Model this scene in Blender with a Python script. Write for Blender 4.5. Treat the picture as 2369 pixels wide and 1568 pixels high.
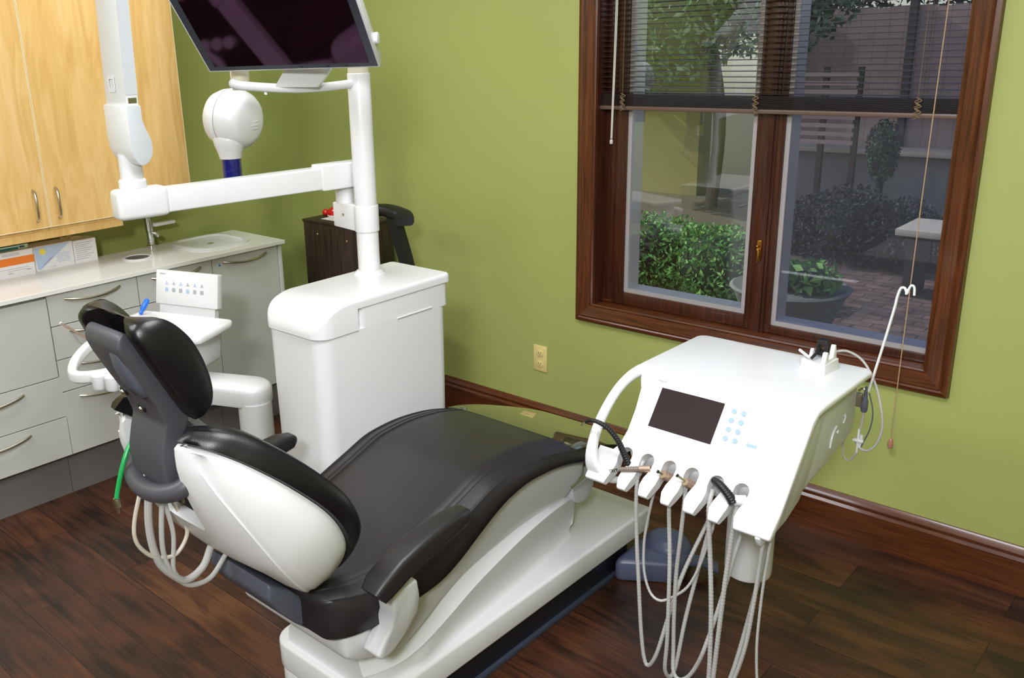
import bpy, bmesh, math, random
from mathutils import Vector, Matrix
random.seed(7)
S = bpy.context.scene
for o in list(bpy.data.objects): bpy.data.objects.remove(o)
COL = S.collection
PI = math.pi

# ---------------------------------------------------------------- camera
cam_d = bpy.data.cameras.new('camera'); cam = bpy.data.objects.new('camera', cam_d); COL.objects.link(cam)
cam_d.sensor_width = 36.0; cam_d.sensor_fit = 'HORIZONTAL'
cam_d.lens = 2101.5/2369*36; cam_d.shift_x = (1184.5-999.0)/2369; cam_d.shift_y = -(784-748.0)/2369
cam_d.clip_start = 0.05; cam_d.clip_end = 200
yaw, pitch, roll = math.radians(44.27), math.radians(17.24), math.radians(-2.06)
fwd = Vector((-math.sin(yaw)*math.cos(pitch), math.cos(yaw)*math.cos(pitch), -math.sin(pitch)))
rgt = Vector((math.cos(yaw), math.sin(yaw), 0)); up = rgt.cross(fwd)
r2 = rgt*math.cos(roll)+up*math.sin(roll); u2 = -rgt*math.sin(roll)+up*math.cos(roll)
M = Matrix((r2, u2, -fwd)).transposed().to_4x4()
M.translation = Vector((3.8691, -3.0292, 1.72)); cam.matrix_world = M
S.camera = cam

# ---------------------------------------------------------------- world, sun, lamps, exposure
S.view_settings.view_transform = 'Standard'; S.view_settings.look = 'None'
S.view_settings.exposure = -0.22; S.view_settings.gamma = 1.0; S.view_settings.use_curve_mapping = False
W = bpy.data.worlds.new('sky'); S.world = W; W.use_nodes = True
nt = W.node_tree; bgn = nt.nodes['Background']
sky = nt.nodes.new('ShaderNodeTexSky'); sky.sky_type = 'NISHITA'; sky.sun_disc = False
sky.sun_elevation = math.radians(42); sky.sun_rotation = math.radians(200)
nt.links.new(sky.outputs[0], bgn.inputs[0]); bgn.inputs[1].default_value = 0.24
sd = bpy.data.lights.new('sun', 'SUN'); sd.energy = 4.5; sd.angle = math.radians(0.6); sd.color = (1, .96, .88)
sun = bpy.data.objects.new('sun', sd); COL.objects.link(sun)
sun.rotation_euler = Vector((.80, .10, -.60)).to_track_quat('-Z', 'Y').to_euler()
def area(name, loc, size, energy, color=(1, 1, 1), rot=(0, 0, 0), sy=None):
    d = bpy.data.lights.new(name, 'AREA'); d.energy = energy; d.color = color; d.size = size
    if sy: d.shape = 'RECTANGLE'; d.size_y = sy
    o = bpy.data.objects.new(name, d); COL.objects.link(o); o.location = loc; o.rotation_euler = rot
    return o
# photographer's flash head above the camera, and fill lamps added under the unseen ceiling
def aim(o, tgt):
    o.rotation_euler = (Vector(tgt)-o.location).to_track_quat('-Z', 'Y').to_euler()
fl = area('flash_light', (4.20, -3.85, 2.45), 0.30, 68, (.96, .97, 1)); aim(fl, (1.9, -.9, .7))
CEIL = 2.75
area('ceiling_fill_lamp', (3.1, -1.9, CEIL-.06), 1.15, 56, (.93, .96, 1), sy=0.58)
area('ceiling_fill_lamp', (1.2, -3.6, CEIL-.06), 1.15, 58, (.93, .96, 1), sy=0.58)
area('ceiling_fill_lamp', (4.3, -4.2, CEIL-.06), 1.15, 62, (.93, .96, 1), sy=0.58)
area('ceiling_fill_lamp', (1.1, -1.3, CEIL-.06), 1.15, 22, (.93, .96, 1), sy=0.58)

# ---------------------------------------------------------------- helpers
def lin(c):
    return tuple(((v/255)/12.92 if v/255 <= .04045 else (((v/255)+.055)/1.055)**2.4) for v in c)+(1,)
def mat(name, rgb, rough=.5, metal=0, coat=0, spec=.5, noise=0, nscale=40, bump=0, bscale=200, alpha=1, sheen=0):
    m = bpy.data.materials.new(name); m.use_nodes = True; n = m.node_tree; b = n.nodes['Principled BSDF']
    c = lin(rgb); b.inputs['Base Color'].default_value = c; b.inputs['Roughness'].default_value = rough
    b.inputs['Metallic'].default_value = metal; b.inputs['Coat Weight'].default_value = coat
    b.inputs['Specular IOR Level'].default_value = spec; b.inputs['Alpha'].default_value = alpha
    b.inputs['Sheen Weight'].default_value = sheen
    tc = n.nodes.new('ShaderNodeTexCoord')
    nz = n.nodes.new('ShaderNodeTexNoise'); nz.inputs['Scale'].default_value = nscale; nz.inputs['Detail'].default_value = 4
    n.links.new(tc.outputs['Object'], nz.inputs['Vector'])
    mx = n.nodes.new('ShaderNodeMix'); mx.data_type = 'RGBA'
    k = noise
    mx.inputs[6].default_value = tuple(v*(1-k) for v in c[:3])+(1,); mx.inputs[7].default_value = tuple(min(1, v*(1+k)) for v in c[:3])+(1,)
    n.links.new(nz.outputs[0], mx.inputs[0]); n.links.new(mx.outputs[2], b.inputs['Base Color'])
    if bump:
        nb = n.nodes.new('ShaderNodeTexNoise'); nb.inputs['Scale'].default_value = bscale; nb.inputs['Detail'].default_value = 3
        n.links.new(tc.outputs['Object'], nb.inputs['Vector'])
        bp = n.nodes.new('ShaderNodeBump'); bp.inputs['Strength'].default_value = bump; bp.inputs['Distance'].default_value = .002
        n.links.new(nb.outputs[0], bp.inputs['Height']); n.links.new(bp.outputs[0], b.inputs['Normal'])
    return m
def ramp(n, fac, stops):
    r = n.nodes.new('ShaderNodeValToRGB'); e = r.color_ramp.elements
    while len(e) < len(stops): e.new(.5)
    for i, (p, c) in enumerate(stops): e[i].position = p; e[i].color = lin(c)
    n.links.new(fac, r.inputs[0]); return r.outputs[0]
def wood(name, cols, scale=(1, 12, 12), rough=.35, coat=.2, distort=2.5, wscale=3.0, spec=.5):
    m = bpy.data.materials.new(name); m.use_nodes = True; n = m.node_tree; b = n.nodes['Principled BSDF']
    b.inputs['Roughness'].default_value = rough; b.inputs['Coat Weight'].default_value = coat
    b.inputs['Coat Roughness'].default_value = .12; b.inputs['Specular IOR Level'].default_value = spec
    tc = n.nodes.new('ShaderNodeTexCoord'); mp = n.nodes.new('ShaderNodeMapping'); mp.inputs['Scale'].default_value = scale
    n.links.new(tc.outputs['Object'], mp.inputs['Vector'])
    nz = n.nodes.new('ShaderNodeTexNoise'); nz.inputs['Scale'].default_value = wscale; nz.inputs['Detail'].default_value = 7
    nz.inputs['Roughness'].default_value = .62; nz.inputs['Distortion'].default_value = distort
    n.links.new(mp.outputs[0], nz.inputs['Vector'])
    out = ramp(n, nz.outputs[0], [(.32, cols[0]), (.5, cols[1]), (.68, cols[2])])
    n.links.new(out, b.inputs['Base Color'])
    return m
def floor_mat():
    m = bpy.data.materials.new('walnut_planks'); m.use_nodes = True; n = m.node_tree; b = n.nodes['Principled BSDF']; L = n.links
    b.inputs['Roughness'].default_value = .33; b.inputs['Specular IOR Level'].default_value = .45
    tc = n.nodes.new('ShaderNodeTexCoord')
    br = n.nodes.new('ShaderNodeTexBrick'); br.offset = .37; br.inputs['Scale'].default_value = 1
    br.inputs['Brick Width'].default_value = 1.15; br.inputs['Row Height'].default_value = .165
    br.inputs['Mortar Size'].default_value = .0012; br.inputs['Mortar Smooth'].default_value = .1; br.inputs['Bias'].default_value = 0
    br.inputs['Color1'].default_value = (0, 0, 0, 1); br.inputs['Color2'].default_value = (1, 1, 1, 1); br.inputs['Mortar'].default_value = (.5, .5, .5, 1)
    L.new(tc.outputs['Object'], br.inputs['Vector'])
    # offset the grain per plank
    mp = n.nodes.new('ShaderNodeMapping'); mp.inputs['Scale'].default_value = (1.5, 6.5, 1)
    add = n.nodes.new('ShaderNodeVectorMath'); add.operation = 'MULTIPLY_ADD'
    L.new(br.outputs['Color'], add.inputs[0]); add.inputs[1].default_value = (7.3, 3.1, 9.0); L.new(tc.outputs['Object'], add.inputs[2])
    L.new(add.outputs[0], mp.inputs['Vector'])
    nz = n.nodes.new('ShaderNodeTexNoise'); nz.inputs['Scale'].default_value = 1.3; nz.inputs['Detail'].default_value = 3; nz.inputs['Distortion'].default_value = .6
    L.new(mp.outputs[0], nz.inputs['Vector'])
    mul = n.nodes.new('ShaderNodeMath'); mul.operation = 'MULTIPLY'; mul.inputs[1].default_value = 17
    L.new(nz.outputs[0], mul.inputs[0])
    sn = n.nodes.new('ShaderNodeMath'); sn.operation = 'SINE'; L.new(mul.outputs[0], sn.inputs[0])
    fine = n.nodes.new('ShaderNodeTexNoise'); fine.inputs['Scale'].default_value = 4; fine.inputs['Detail'].default_value = 8; fine.inputs['Roughness'].default_value = .7
    mp2 = n.nodes.new('ShaderNodeMapping'); mp2.inputs['Scale'].default_value = (1.1, 30, 1); L.new(add.outputs[0], mp2.inputs['Vector']); L.new(mp2.outputs[0], fine.inputs['Vector'])
    big = n.nodes.new('ShaderNodeTexNoise'); big.inputs['Scale'].default_value = 2.2; big.inputs['Detail'].default_value = 3; L.new(add.outputs[0], big.inputs['Vector'])
    m1 = n.nodes.new('ShaderNodeMath'); m1.operation = 'MULTIPLY_ADD'; m1.inputs[1].default_value = .085; L.new(sn.outputs[0], m1.inputs[0]); fm = n.nodes.new('ShaderNodeMath'); fm.operation = 'MULTIPLY'; fm.inputs[1].default_value = .6; L.new(fine.outputs[0], fm.inputs[0]); L.new(fm.outputs[0], m1.inputs[2])
    m2 = n.nodes.new('ShaderNodeMath'); m2.operation = 'MULTIPLY_ADD'; m2.inputs[1].default_value = .55; L.new(big.outputs[0], m2.inputs[0]); L.new(m1.outputs[0], m2.inputs[2])
    sep = n.nodes.new('ShaderNodeSeparateColor'); L.new(br.outputs['Color'], sep.inputs[0])
    m3 = n.nodes.new('ShaderNodeMath'); m3.operation = 'MULTIPLY_ADD'; m3.inputs[1].default_value = .11; L.new(sep.outputs[0], m3.inputs[0]); L.new(m2.outputs[0], m3.inputs[2])
    col = ramp(n, m3.outputs[0], [(.46, (26, 17, 14)), (.60, (54, 32, 22)), (.74, (76, 44, 28)), (.86, (96, 60, 36))])
    mx = n.nodes.new('ShaderNodeMix'); mx.data_type = 'RGBA'; L.new(br.outputs['Fac'], mx.inputs[0]); L.new(col, mx.inputs[6]); mx.inputs[7].default_value = lin((26, 16, 12))
    L.new(mx.outputs[2], b.inputs['Base Color'])
    bp = n.nodes.new('ShaderNodeBump'); bp.inputs['Strength'].default_value = .25; bp.inputs['Distance'].default_value = .001
    L.new(m1.outputs[0], bp.inputs['Height']); L.new(bp.outputs[0], b.inputs['Normal'])
    return m

M_WALL = mat('green_paint', (163, 170, 96), .6, noise=.02, nscale=3, bump=.12, bscale=260)
M_CEIL = mat('ceiling_paint', (235, 232, 224), .8, noise=.02)
M_FARWALL = mat('tan_wall', (120, 105, 80), .7, noise=.03, nscale=4)
M_FLOOR = floor_mat()
M_TRIM = wood('cherry_trim', [(60, 29, 13), (86, 43, 19), (106, 57, 28)], scale=(1.6, 30, 30), rough=.3, coat=.35, distort=.8)
M_TRIMV = wood('cherry_trim_upright', [(60, 29, 13), (86, 43, 19), (106, 57, 28)], scale=(30, 30, 1.6), rough=.3, coat=.35, distort=.8)
M_SASH = wood('cherry_sash', [(46, 22, 12), (64, 30, 16), (80, 41, 22)], scale=(30, 30, 1.6), rough=.32, coat=.3, distort=.8)
M_MAPLE = wood('maple_veneer', [(212, 166, 98), (224, 182, 114), (233, 196, 134)], scale=(7, 7, 1), rough=.38, coat=.1, distort=1.5, wscale=2.2)
M_EDGE = mat('cream_edge_band', (238, 226, 190), .5)
M_GREY = mat('grey_laminate', (198, 197, 192), .42, noise=.01)
M_TOE = mat('toe_kick_grey', (112, 106, 104), .5, noise=.02)
M_TOP = mat('white_worktop', (236, 234, 230), .22, noise=.01, coat=.2)
M_WHITE = mat('white_enamel', (226, 226, 228), .3, coat=.25, noise=.008)
M_WHITE2 = mat('white_plastic', (220, 221, 224), .42, noise=.01)
M_PALE = mat('pale_grey_plastic', (196, 200, 205), .45, noise=.01)
M_SHELL = mat('shell_white', (222, 222, 224), .38, noise=.01)
M_BLACK = mat('black_upholstery', (37, 33, 35), .42, noise=.06, nscale=8, bump=.18, bscale=420, spec=.45)
M_BLACK2 = mat('black_side_vinyl', (16, 14, 18), .36, noise=.05, bump=.12, bscale=420, spec=.45)
M_BLACKP = mat('black_rubber', (20, 20, 21), .5, noise=.05)
M_SLATE = mat('slate_plastic', (86, 90, 104), .42, noise=.02)
M_SLATE2 = mat('dark_slate_plastic', (74, 72, 80), .45, noise=.02)
M_FOOTC = mat('blue_grey_plastic', (84, 90, 116), .35, noise=.02)
M_RAIL = mat('black_floor_rail', (26, 28, 38), .3, noise=.02)
M_STEEL = mat('brushed_nickel', (190, 182, 165), .3, metal=1, noise=.03)
M_CHROME = mat('chrome', (215, 218, 222), .1, metal=1)
M_ROSE = mat('satin_rose_steel', (205, 178, 160), .3, metal=.8)
M_BLUE = mat('navy_collimator', (12, 22, 110), .15, coat=.6)
M_BLUEP = mat('blue_handle', (20, 110, 225), .35, coat=.2)
M_GREEN = mat('green_tube', (28, 160, 84), .35)
M_SILVER = mat('silver_glazing_bead', (176, 170, 172), .35, metal=.25)
M_BLIND = mat('dark_brown_slat', (48, 34, 32), .4, noise=.05)
M_BRAIL = mat('brown_bottom_rail', (98, 76, 66), .4, noise=.05)
M_CORD = mat('tan_cord', (176, 146, 112), .7)
M_CORDW = mat('clear_wand', (205, 198, 190), .2, spec=.8)
M_BRASS = mat('brass', (190, 140, 60), .25, metal=1)
M_OUTLET = mat('ivory_plate', (222, 202, 132), .4)
M_SCREEN = mat('dark_screen_glass', (14, 7, 10), .05, spec=.4)
M_SCREEN.node_tree.nodes['Principled BSDF'].inputs['Specular Tint'].default_value = (.85, .14, .68, 1)   # purple anti-reflection coating
M_TSCREEN = mat('table_screen', (44, 32, 34), .22, spec=.5)
M_BEZEL = mat('blue_grey_bezel', (46, 52, 66), .35)
M_HOSE = mat('ribbed_grey_hose', (178, 177, 175), .45, noise=.03)
M_HOSEB = mat('cream_hose', (198, 190, 176), .4)
M_SEAM = mat('seam_grey', (150, 150, 154), .6)
M_PRINT = mat('grey_print', (168, 172, 182), .6)
M_PRINTB = mat('pale_blue_print', (172, 192, 222), .6)
M_DWOOD = wood('dark_stained_wood', [(34, 24, 20), (56, 42, 34), (70, 54, 44)], scale=(30, 30, 1.5), rough=.5, coat=0, distort=.5)
M_RED = mat('red_plastic', (200, 28, 18), .2, coat=.5)
M_CARD = mat('white_card', (236, 236, 240), .6)
M_ORANGE = mat('orange_print', (240, 130, 45), .6)
M_GREENC = mat('green_card', (20, 120, 60), .55)
M_TEAL = mat('teal_print', (44, 130, 140), .6)
M_SKYP = mat('pale_blue_card', (188, 208, 236), .6)
M_SUNP = mat('yellow_print', (245, 222, 90), .6)
M_BTN = mat('pale_blue_button', (150, 174, 200), .4)
M_FILM = mat('glossy_foot_film', (60, 62, 40), .07, metal=.0, spec=1.0, coat=1.0)
M_BEIGE = mat('beige_collar', (222, 214, 192), .45)
M_KICK = mat('grey_seam_line', (120, 118, 116), .6)
# glass: clear with the reflectance of a double pane
def glass_mat(name, f0, tint, haze=0):
    """clear pane: Schlick reflectance, the same from either face"""
    m = bpy.data.materials.new(name); m.use_nodes = True; n = m.node_tree; n.nodes.clear(); L = n.links
    out = n.nodes.new('ShaderNodeOutputMaterial'); tr = n.nodes.new('ShaderNodeBsdfTransparent'); gl = n.nodes.new('ShaderNodeBsdfGlossy')
    gl.inputs['Roughness'].default_value = .0; tr.inputs[0].default_value = tint
    lw = n.nodes.new('ShaderNodeLayerWeight'); lw.inputs['Blend'].default_value = .5
    pw = n.nodes.new('ShaderNodeMath'); pw.operation = 'POWER'; pw.inputs[1].default_value = 5; L.new(lw.outputs['Facing'], pw.inputs[0])
    ma = n.nodes.new('ShaderNodeMath'); ma.operation = 'MULTIPLY_ADD'; ma.inputs[1].default_value = 1-f0; ma.inputs[2].default_value = f0; L.new(pw.outputs[0], ma.inputs[0])
    mx = n.nodes.new('ShaderNodeMixShader'); L.new(ma.outputs[0], mx.inputs[0]); L.new(tr.outputs[0], mx.inputs[1]); L.new(gl.outputs[0], mx.inputs[2])
    res = mx.outputs[0]
    if haze:
        df = n.nodes.new('ShaderNodeBsdfDiffuse'); df.inputs[0].default_value = (.55, .55, .6, 1)
        m2 = n.nodes.new('ShaderNodeMixShader'); m2.inputs[0].default_value = haze; L.new(res, m2.inputs[1]); L.new(df.outputs[0], m2.inputs[2]); res = m2.outputs[0]
    L.new(res, out.inputs[0]); return m
M_GLASS = glass_mat('window_glass', .10, (.95, .97, .96, 1))
M_GLASSR = glass_mat('window_glass_screened', .025, (.72, .74, .80, 1), haze=.035)
M_CLEAR = glass_mat('clear_plastic', .05, (.9, .9, .92, 1), haze=.08)

def obj(name, bm, m, parent=None, smooth=30, label=None):
    me = bpy.data.meshes.new(name)
    bmesh.ops.recalc_face_normals(bm, faces=bm.faces)
    org = Vector((0, 0, 0))
    if parent is not None:
        p = parent
        while p.parent: p = p.parent
        org = Vector(p.location)
    if org.length: bmesh.ops.translate(bm, verts=bm.verts, vec=-org)
    a = math.radians(smooth)
    for e in bm.edges:
        e.smooth = not (len(e.link_faces) == 2 and e.calc_face_angle(0) > a)
    for f in bm.faces: f.smooth = True
    bm.to_mesh(me); bm.free()
    ms = m if isinstance(m, (list, tuple)) else [m]
    for q in ms: me.materials.append(q)
    o = bpy.data.objects.new(name, me); COL.objects.link(o)
    if parent is not None: o.parent = parent
    if label: o['label'] = label
    return o
def thing(name, label, cat, loc=(0, 0, 0), group=None):
    o = bpy.data.objects.new(name, None); COL.objects.link(o); o.location = loc; o.empty_display_size = .1
    o['label'] = label; o['category'] = cat
    if group: o['group'] = group
    return o
def tag(o, label, cat, group=None):
    o['label'] = label; o['category'] = cat
    if group: o['group'] = group
    return o
def struct(o): o['kind'] = 'structure'; return o
def recenter(o):   # put the origin of a one-mesh thing at the middle of its base
    me = o.data; xs = [v.co for v in me.vertices]
    c = Vector(((min(v.x for v in xs)+max(v.x for v in xs))/2, (min(v.y for v in xs)+max(v.y for v in xs))/2, min(v.z for v in xs)))
    me.transform(Matrix.Translation(-c)); o.location = c; return o
def B(): return bmesh.new()
def bev(bm, r, seg=2, ang=30, geom=None):
    es = [e for e in (geom or bm.edges) if len(e.link_faces) == 2 and e.calc_face_angle(0) > math.radians(ang)]
    if es and r > 0: bmesh.ops.bevel(bm, geom=es, offset=r, segments=seg, affect='EDGES', profile=.5, clamp_overlap=True)
    return bm
def merge(bm, other, mi=0):
    me = bpy.data.meshes.new('t'); other.to_mesh(me); other.free(); n = len(bm.faces); bm.from_mesh(me); bpy.data.meshes.remove(me)
    bm.faces.ensure_lookup_table()
    if mi:
        for f in bm.faces[n:]: f.material_index = mi
    return bm
def box(x0, x1, y0, y1, z0, z1, r=0, seg=2):
    b = bmesh.new(); bmesh.ops.create_cube(b, size=1)
    for v in b.verts: v.co = Vector((x0+(v.co.x+.5)*(x1-x0), y0+(v.co.y+.5)*(y1-y0), z0+(v.co.z+.5)*(z1-z0)))
    if r: bev(b, r, seg)
    return b
def prism(pts, axis, a0, a1, r=0, seg=2, ang=30):
    """extrude a 2-D polygon along axis: x -> pts are (y,z); y -> (x,z); z -> (x,y)"""
    b = bmesh.new()
    def P(p, a): return {'x': (a, p[0], p[1]), 'y': (p[0], a, p[1]), 'z': (p[0], p[1], a)}[axis]
    A = [b.verts.new(P(p, a0)) for p in pts]; Bv = [b.verts.new(P(p, a1)) for p in pts]
    b.faces.new(A); b.faces.new(Bv[::-1]); n = len(pts)
    for i in range(n): b.faces.new((A[i], Bv[i], Bv[(i+1) % n], A[(i+1) % n]))
    bmesh.ops.recalc_face_normals(b, faces=b.faces)
    if r: bev(b, r, seg, ang)
    return b
def rot_to(b, pts_from=None): return b
def loft(rings, cap=True, closed=True):
    b = bmesh.new(); R = [[b.verts.new(p) for p in r] for r in rings]; n = len(R[0])
    for i in range(len(R)-1):
        for j in range(n if closed else n-1):
            b.faces.new((R[i][j], R[i][(j+1) % n], R[i+1][(j+1) % n], R[i+1][j]))
    if cap and closed:
        b.faces.new(R[0][::-1]); b.faces.new(R[-1])
    bmesh.ops.recalc_face_normals(b, faces=b.faces)
    return b
def smoothpath(pts, n=8):
    P = [Vector(p) for p in pts]; out = []
    for i in range(len(P)-1):
        p0 = P[max(i-1, 0)]; p1 = P[i]; p2 = P[i+1]; p3 = P[min(i+2, len(P)-1)]
        for k in range(n):
            t = k/n
            out.append(.5*((2*p1)+(-p0+p2)*t+(2*p0-5*p1+4*p2-p3)*t*t+(-p0+3*p1-3*p2+p3)*t**3))
    out.append(P[-1]); return out
def tube(pts, r, seg=12, smooth=8, rib=0, ribn=1, taper=None, cap=True):
    P = smoothpath(pts, smooth) if smooth else [Vector(p) for p in pts]
    rings = []; t0 = (P[1]-P[0]).normalized(); nrm = t0.orthogonal().normalized(); prev = t0
    L = 0
    for i, p in enumerate(P):
        t = (P[min(i+1, len(P)-1)]-P[max(i-1, 0)]).normalized()
        q = prev.rotation_difference(t); nrm = (q @ nrm).normalized(); prev = t
        bn = t.cross(nrm)
        rr = r if not callable(r) else r(i/(len(P)-1))
        if rib: rr = rr*(1+rib*(1 if (i//ribn) % 2 else 0))
        rings.append([p+(nrm*math.cos(a)+bn*math.sin(a))*rr for a in [2*PI*k/seg for k in range(seg)]])
    return loft(rings, cap)
def ribbed(pts, r, step=.007, rib=.10, seg=10):
    P = smoothpath(pts, 24); d = [0]
    for i in range(1, len(P)): d.append(d[-1]+(P[i]-P[i-1]).length)
    n = max(4, int(d[-1]/(step/3))); Q = []; k = 0
    for i in range(n+1):
        s = d[-1]*i/n
        while k < len(d)-2 and d[k+1] < s: k += 1
        t = (s-d[k])/max(1e-9, d[k+1]-d[k]); Q.append(P[k].lerp(P[k+1], t))
    rings = []; nrm = (Q[1]-Q[0]).normalized().orthogonal().normalized(); prev = (Q[1]-Q[0]).normalized()
    for i, p in enumerate(Q):
        t = (Q[min(i+1, n)]-Q[max(i-1, 0)]).normalized(); nrm = (prev.rotation_difference(t) @ nrm).normalized(); prev = t; bn = t.cross(nrm)
        rr = (r(i/n) if callable(r) else r)*(1-rib if i % 3 == 0 else 1)
        rings.append([p+(nrm*math.cos(a)+bn*math.sin(a))*rr for a in [2*PI*k/seg for k in range(seg)]])
    return loft(rings)
def cyl(p0, p1, r0, r1=None, seg=32, bevel=0):
    b = tube([p0, p1], (lambda t: r0+(r0 if r1 is None else r1)*0) if r1 is None else (lambda t: r0+(r1-r0)*t), seg, 0)
    if bevel: bev(b, bevel, 3, 50)
    return b
def lathe(prof, origin, axis=(0, 0, 1), seg=40):
    """prof: (radius, height) list"""
    ax = Vector(axis).normalized(); n = ax.orthogonal().normalized(); bn = ax.cross(n); o = Vector(origin)
    return loft([[o+ax*h+(n*math.cos(a)+bn*math.sin(a))*max(r, 1e-5) for a in [2*PI*k/seg for k in range(seg)]] for r, h in prof])
def sphere(c, rx, ry=None, rz=None, sub=3):
    b = bmesh.new(); bmesh.ops.create_icosphere(b, subdivisions=sub, radius=1)
    for v in b.verts: v.co = Vector((c[0]+v.co.x*rx, c[1]+v.co.y*(ry or rx), c[2]+v.co.z*(rz or ry or rx)))
    return b
def xf(b, mtx):
    bmesh.ops.transform(b, matrix=mtx, verts=b.verts); return b
def frame(o, ex, ey, ez):
    m = Matrix((Vector(ex), Vector(ey), Vector(ez))).transposed().to_4x4(); m.translation = Vector(o); return m
# smooth resample along the length
def resample(rings, n=4):
    cols = [smoothpath([r[j] for r in rings], n) for j in range(len(rings[0]))]
    return [[c[i] for c in cols] for i in range(len(cols[0]))]
def rrect(w, h, r, n=5):
    """rounded rectangle outline centred on 0"""
    pts = []
    for cx, cy, a0 in ((w/2-r, h/2-r, 0), (-w/2+r, h/2-r, 90), (-w/2+r, -h/2+r, 180), (w/2-r, -h/2+r, 270)):
        for k in range(n+1):
            a = math.radians(a0+90*k/n); pts.append((cx+r*math.cos(a), cy+r*math.sin(a)))
    return pts
def boolean(bm, cutters, op='DIFFERENCE', self_=False):
    me = bpy.data.meshes.new('b'); bmesh.ops.recalc_face_normals(bm, faces=bm.faces); bm.to_mesh(me); bm.free(); o = bpy.data.objects.new('b', me); COL.objects.link(o)
    tmp = []
    for c in cutters:
        bmesh.ops.recalc_face_normals(c, faces=c.faces)
        mc = bpy.data.meshes.new('c'); c.to_mesh(mc); c.free(); oc = bpy.data.objects.new('c', mc); COL.objects.link(oc); tmp.append(oc)
        md = o.modifiers.new('m', 'BOOLEAN'); md.object = oc; md.operation = op; md.solver = 'EXACT'; md.use_self = self_
    bpy.context.view_layer.update()
    dg = bpy.context.evaluated_depsgraph_get(); r = bpy.data.meshes.new_from_object(o.evaluated_get(dg))
    out = bmesh.new(); out.from_mesh(r)
    for q in [o]+tmp: bpy.data.objects.remove(q)
    return out
def subsurf(bm, lv=2):
    me = bpy.data.meshes.new('b'); bm.to_mesh(me); bm.free(); o = bpy.data.objects.new('b', me); COL.objects.link(o)
    md = o.modifiers.new('s', 'SUBSURF'); md.levels = lv; md.render_levels = lv
    bpy.context.view_layer.update(); dg = bpy.context.evaluated_depsgraph_get(); r = bpy.data.meshes.new_from_object(o.evaluated_get(dg))
    out = bmesh.new(); out.from_mesh(r); bpy.data.objects.remove(o); return out

# ================================================================ ROOM
RX, RY = 5.4, -5.6
WX0, WX1, WZ0, WZ1 = 1.85, 3.125, .675, 2.42    # rough opening of the window
def slab(name, b, m): return struct(obj(name, b, m))
slab('floor', box(-.1, RX+.1, RY-.1, .12, -.06, 0), M_FLOOR)
slab('ceiling', box(-.1, RX+.1, RY-.1, .12, CEIL, CEIL+.1), M_CEIL)
slab('wall_left', box(-.1, 0, RY-.1, .12, 0, CEIL), M_WALL)
slab('wall_right', box(RX, RX+.1, RY-.1, .12, 0, CEIL), M_WALL)
slab('wall_front', box(0, RX, RY-.1, RY, 0, CEIL), M_FARWALL)
wb = boolean(box(0, RX, 0, .16, 0, CEIL), [box(WX0-.01, WX1+.01, -.1, .3, WZ0-.01, WZ1+.01)])
slab('wall_back', wb, M_WALL)
# baseboards: shaped profile
def base_prof(s=1): return [(0, 0), (-.022, 0), (-.022, .118), (-.016, .128), (-.018, .140), (-.010, .155), (-.004, .161), (0, .161)]
slab('baseboard_back', prism(base_prof(), 'x', 0.02, RX), M_TRIM)
b = prism([(-p[0], p[1]) for p in base_prof()], 'y', RY, -2.62); slab('baseboard_left', b, M_TRIM)
slab('baseboard_right', prism([(RX+p[0], p[1]) for p in base_prof()], 'y', RY, -.03), M_TRIM)

# ---------------- window
win = bpy.data.objects.new('window_1', None); COL.objects.link(win); win.location = ((WX0+WX1)/2, 0, WZ0); win['kind'] = 'structure'
# moulded casing with mitred corners: profile across its width (u from inner edge outwards, depth d into the room)
cas = [(0, 0), (0, .014), (.006, .017), (.012, .013), (.016, .018), (.045, .022), (.058, .024), (.064, .019), (.070, .024), (.084, .020), (.088, .0)]
def casing_side(p0, p1, outdir, m0, m1):
    """p0,p1: inner-edge points (x,z); m0,m1: mitre factors at the ends"""
    d = (Vector(p1)-Vector(p0)).normalized(); rings = []
    for p, mm in ((Vector(p0), m0), (Vector(p1), m1)):
        rings.append([(p.x+outdir[0]*u*.92+d.x*u*mm*.92, -q, p.y+outdir[1]*u*.92+d.y*u*mm*.92) for u, q in cas])
    return loft(rings)
IX0, IX1, IZ0, IZ1 = 1.85, 3.100, .672, 2.42
for p0, p1, od, m_ in (((IX0, IZ0), (IX0, IZ1), (-1, 0), M_TRIMV), ((IX1, IZ0), (IX1, IZ1), (1, 0), M_TRIMV), ((IX0, IZ0), (IX1, IZ0), (0, -1), M_TRIM), ((IX0, IZ1), (IX1, IZ1), (0, 1), M_TRIM)):
    obj('casing', casing_side(p0, p1, od, -1, 1), m_, win, smooth=40)
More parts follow.
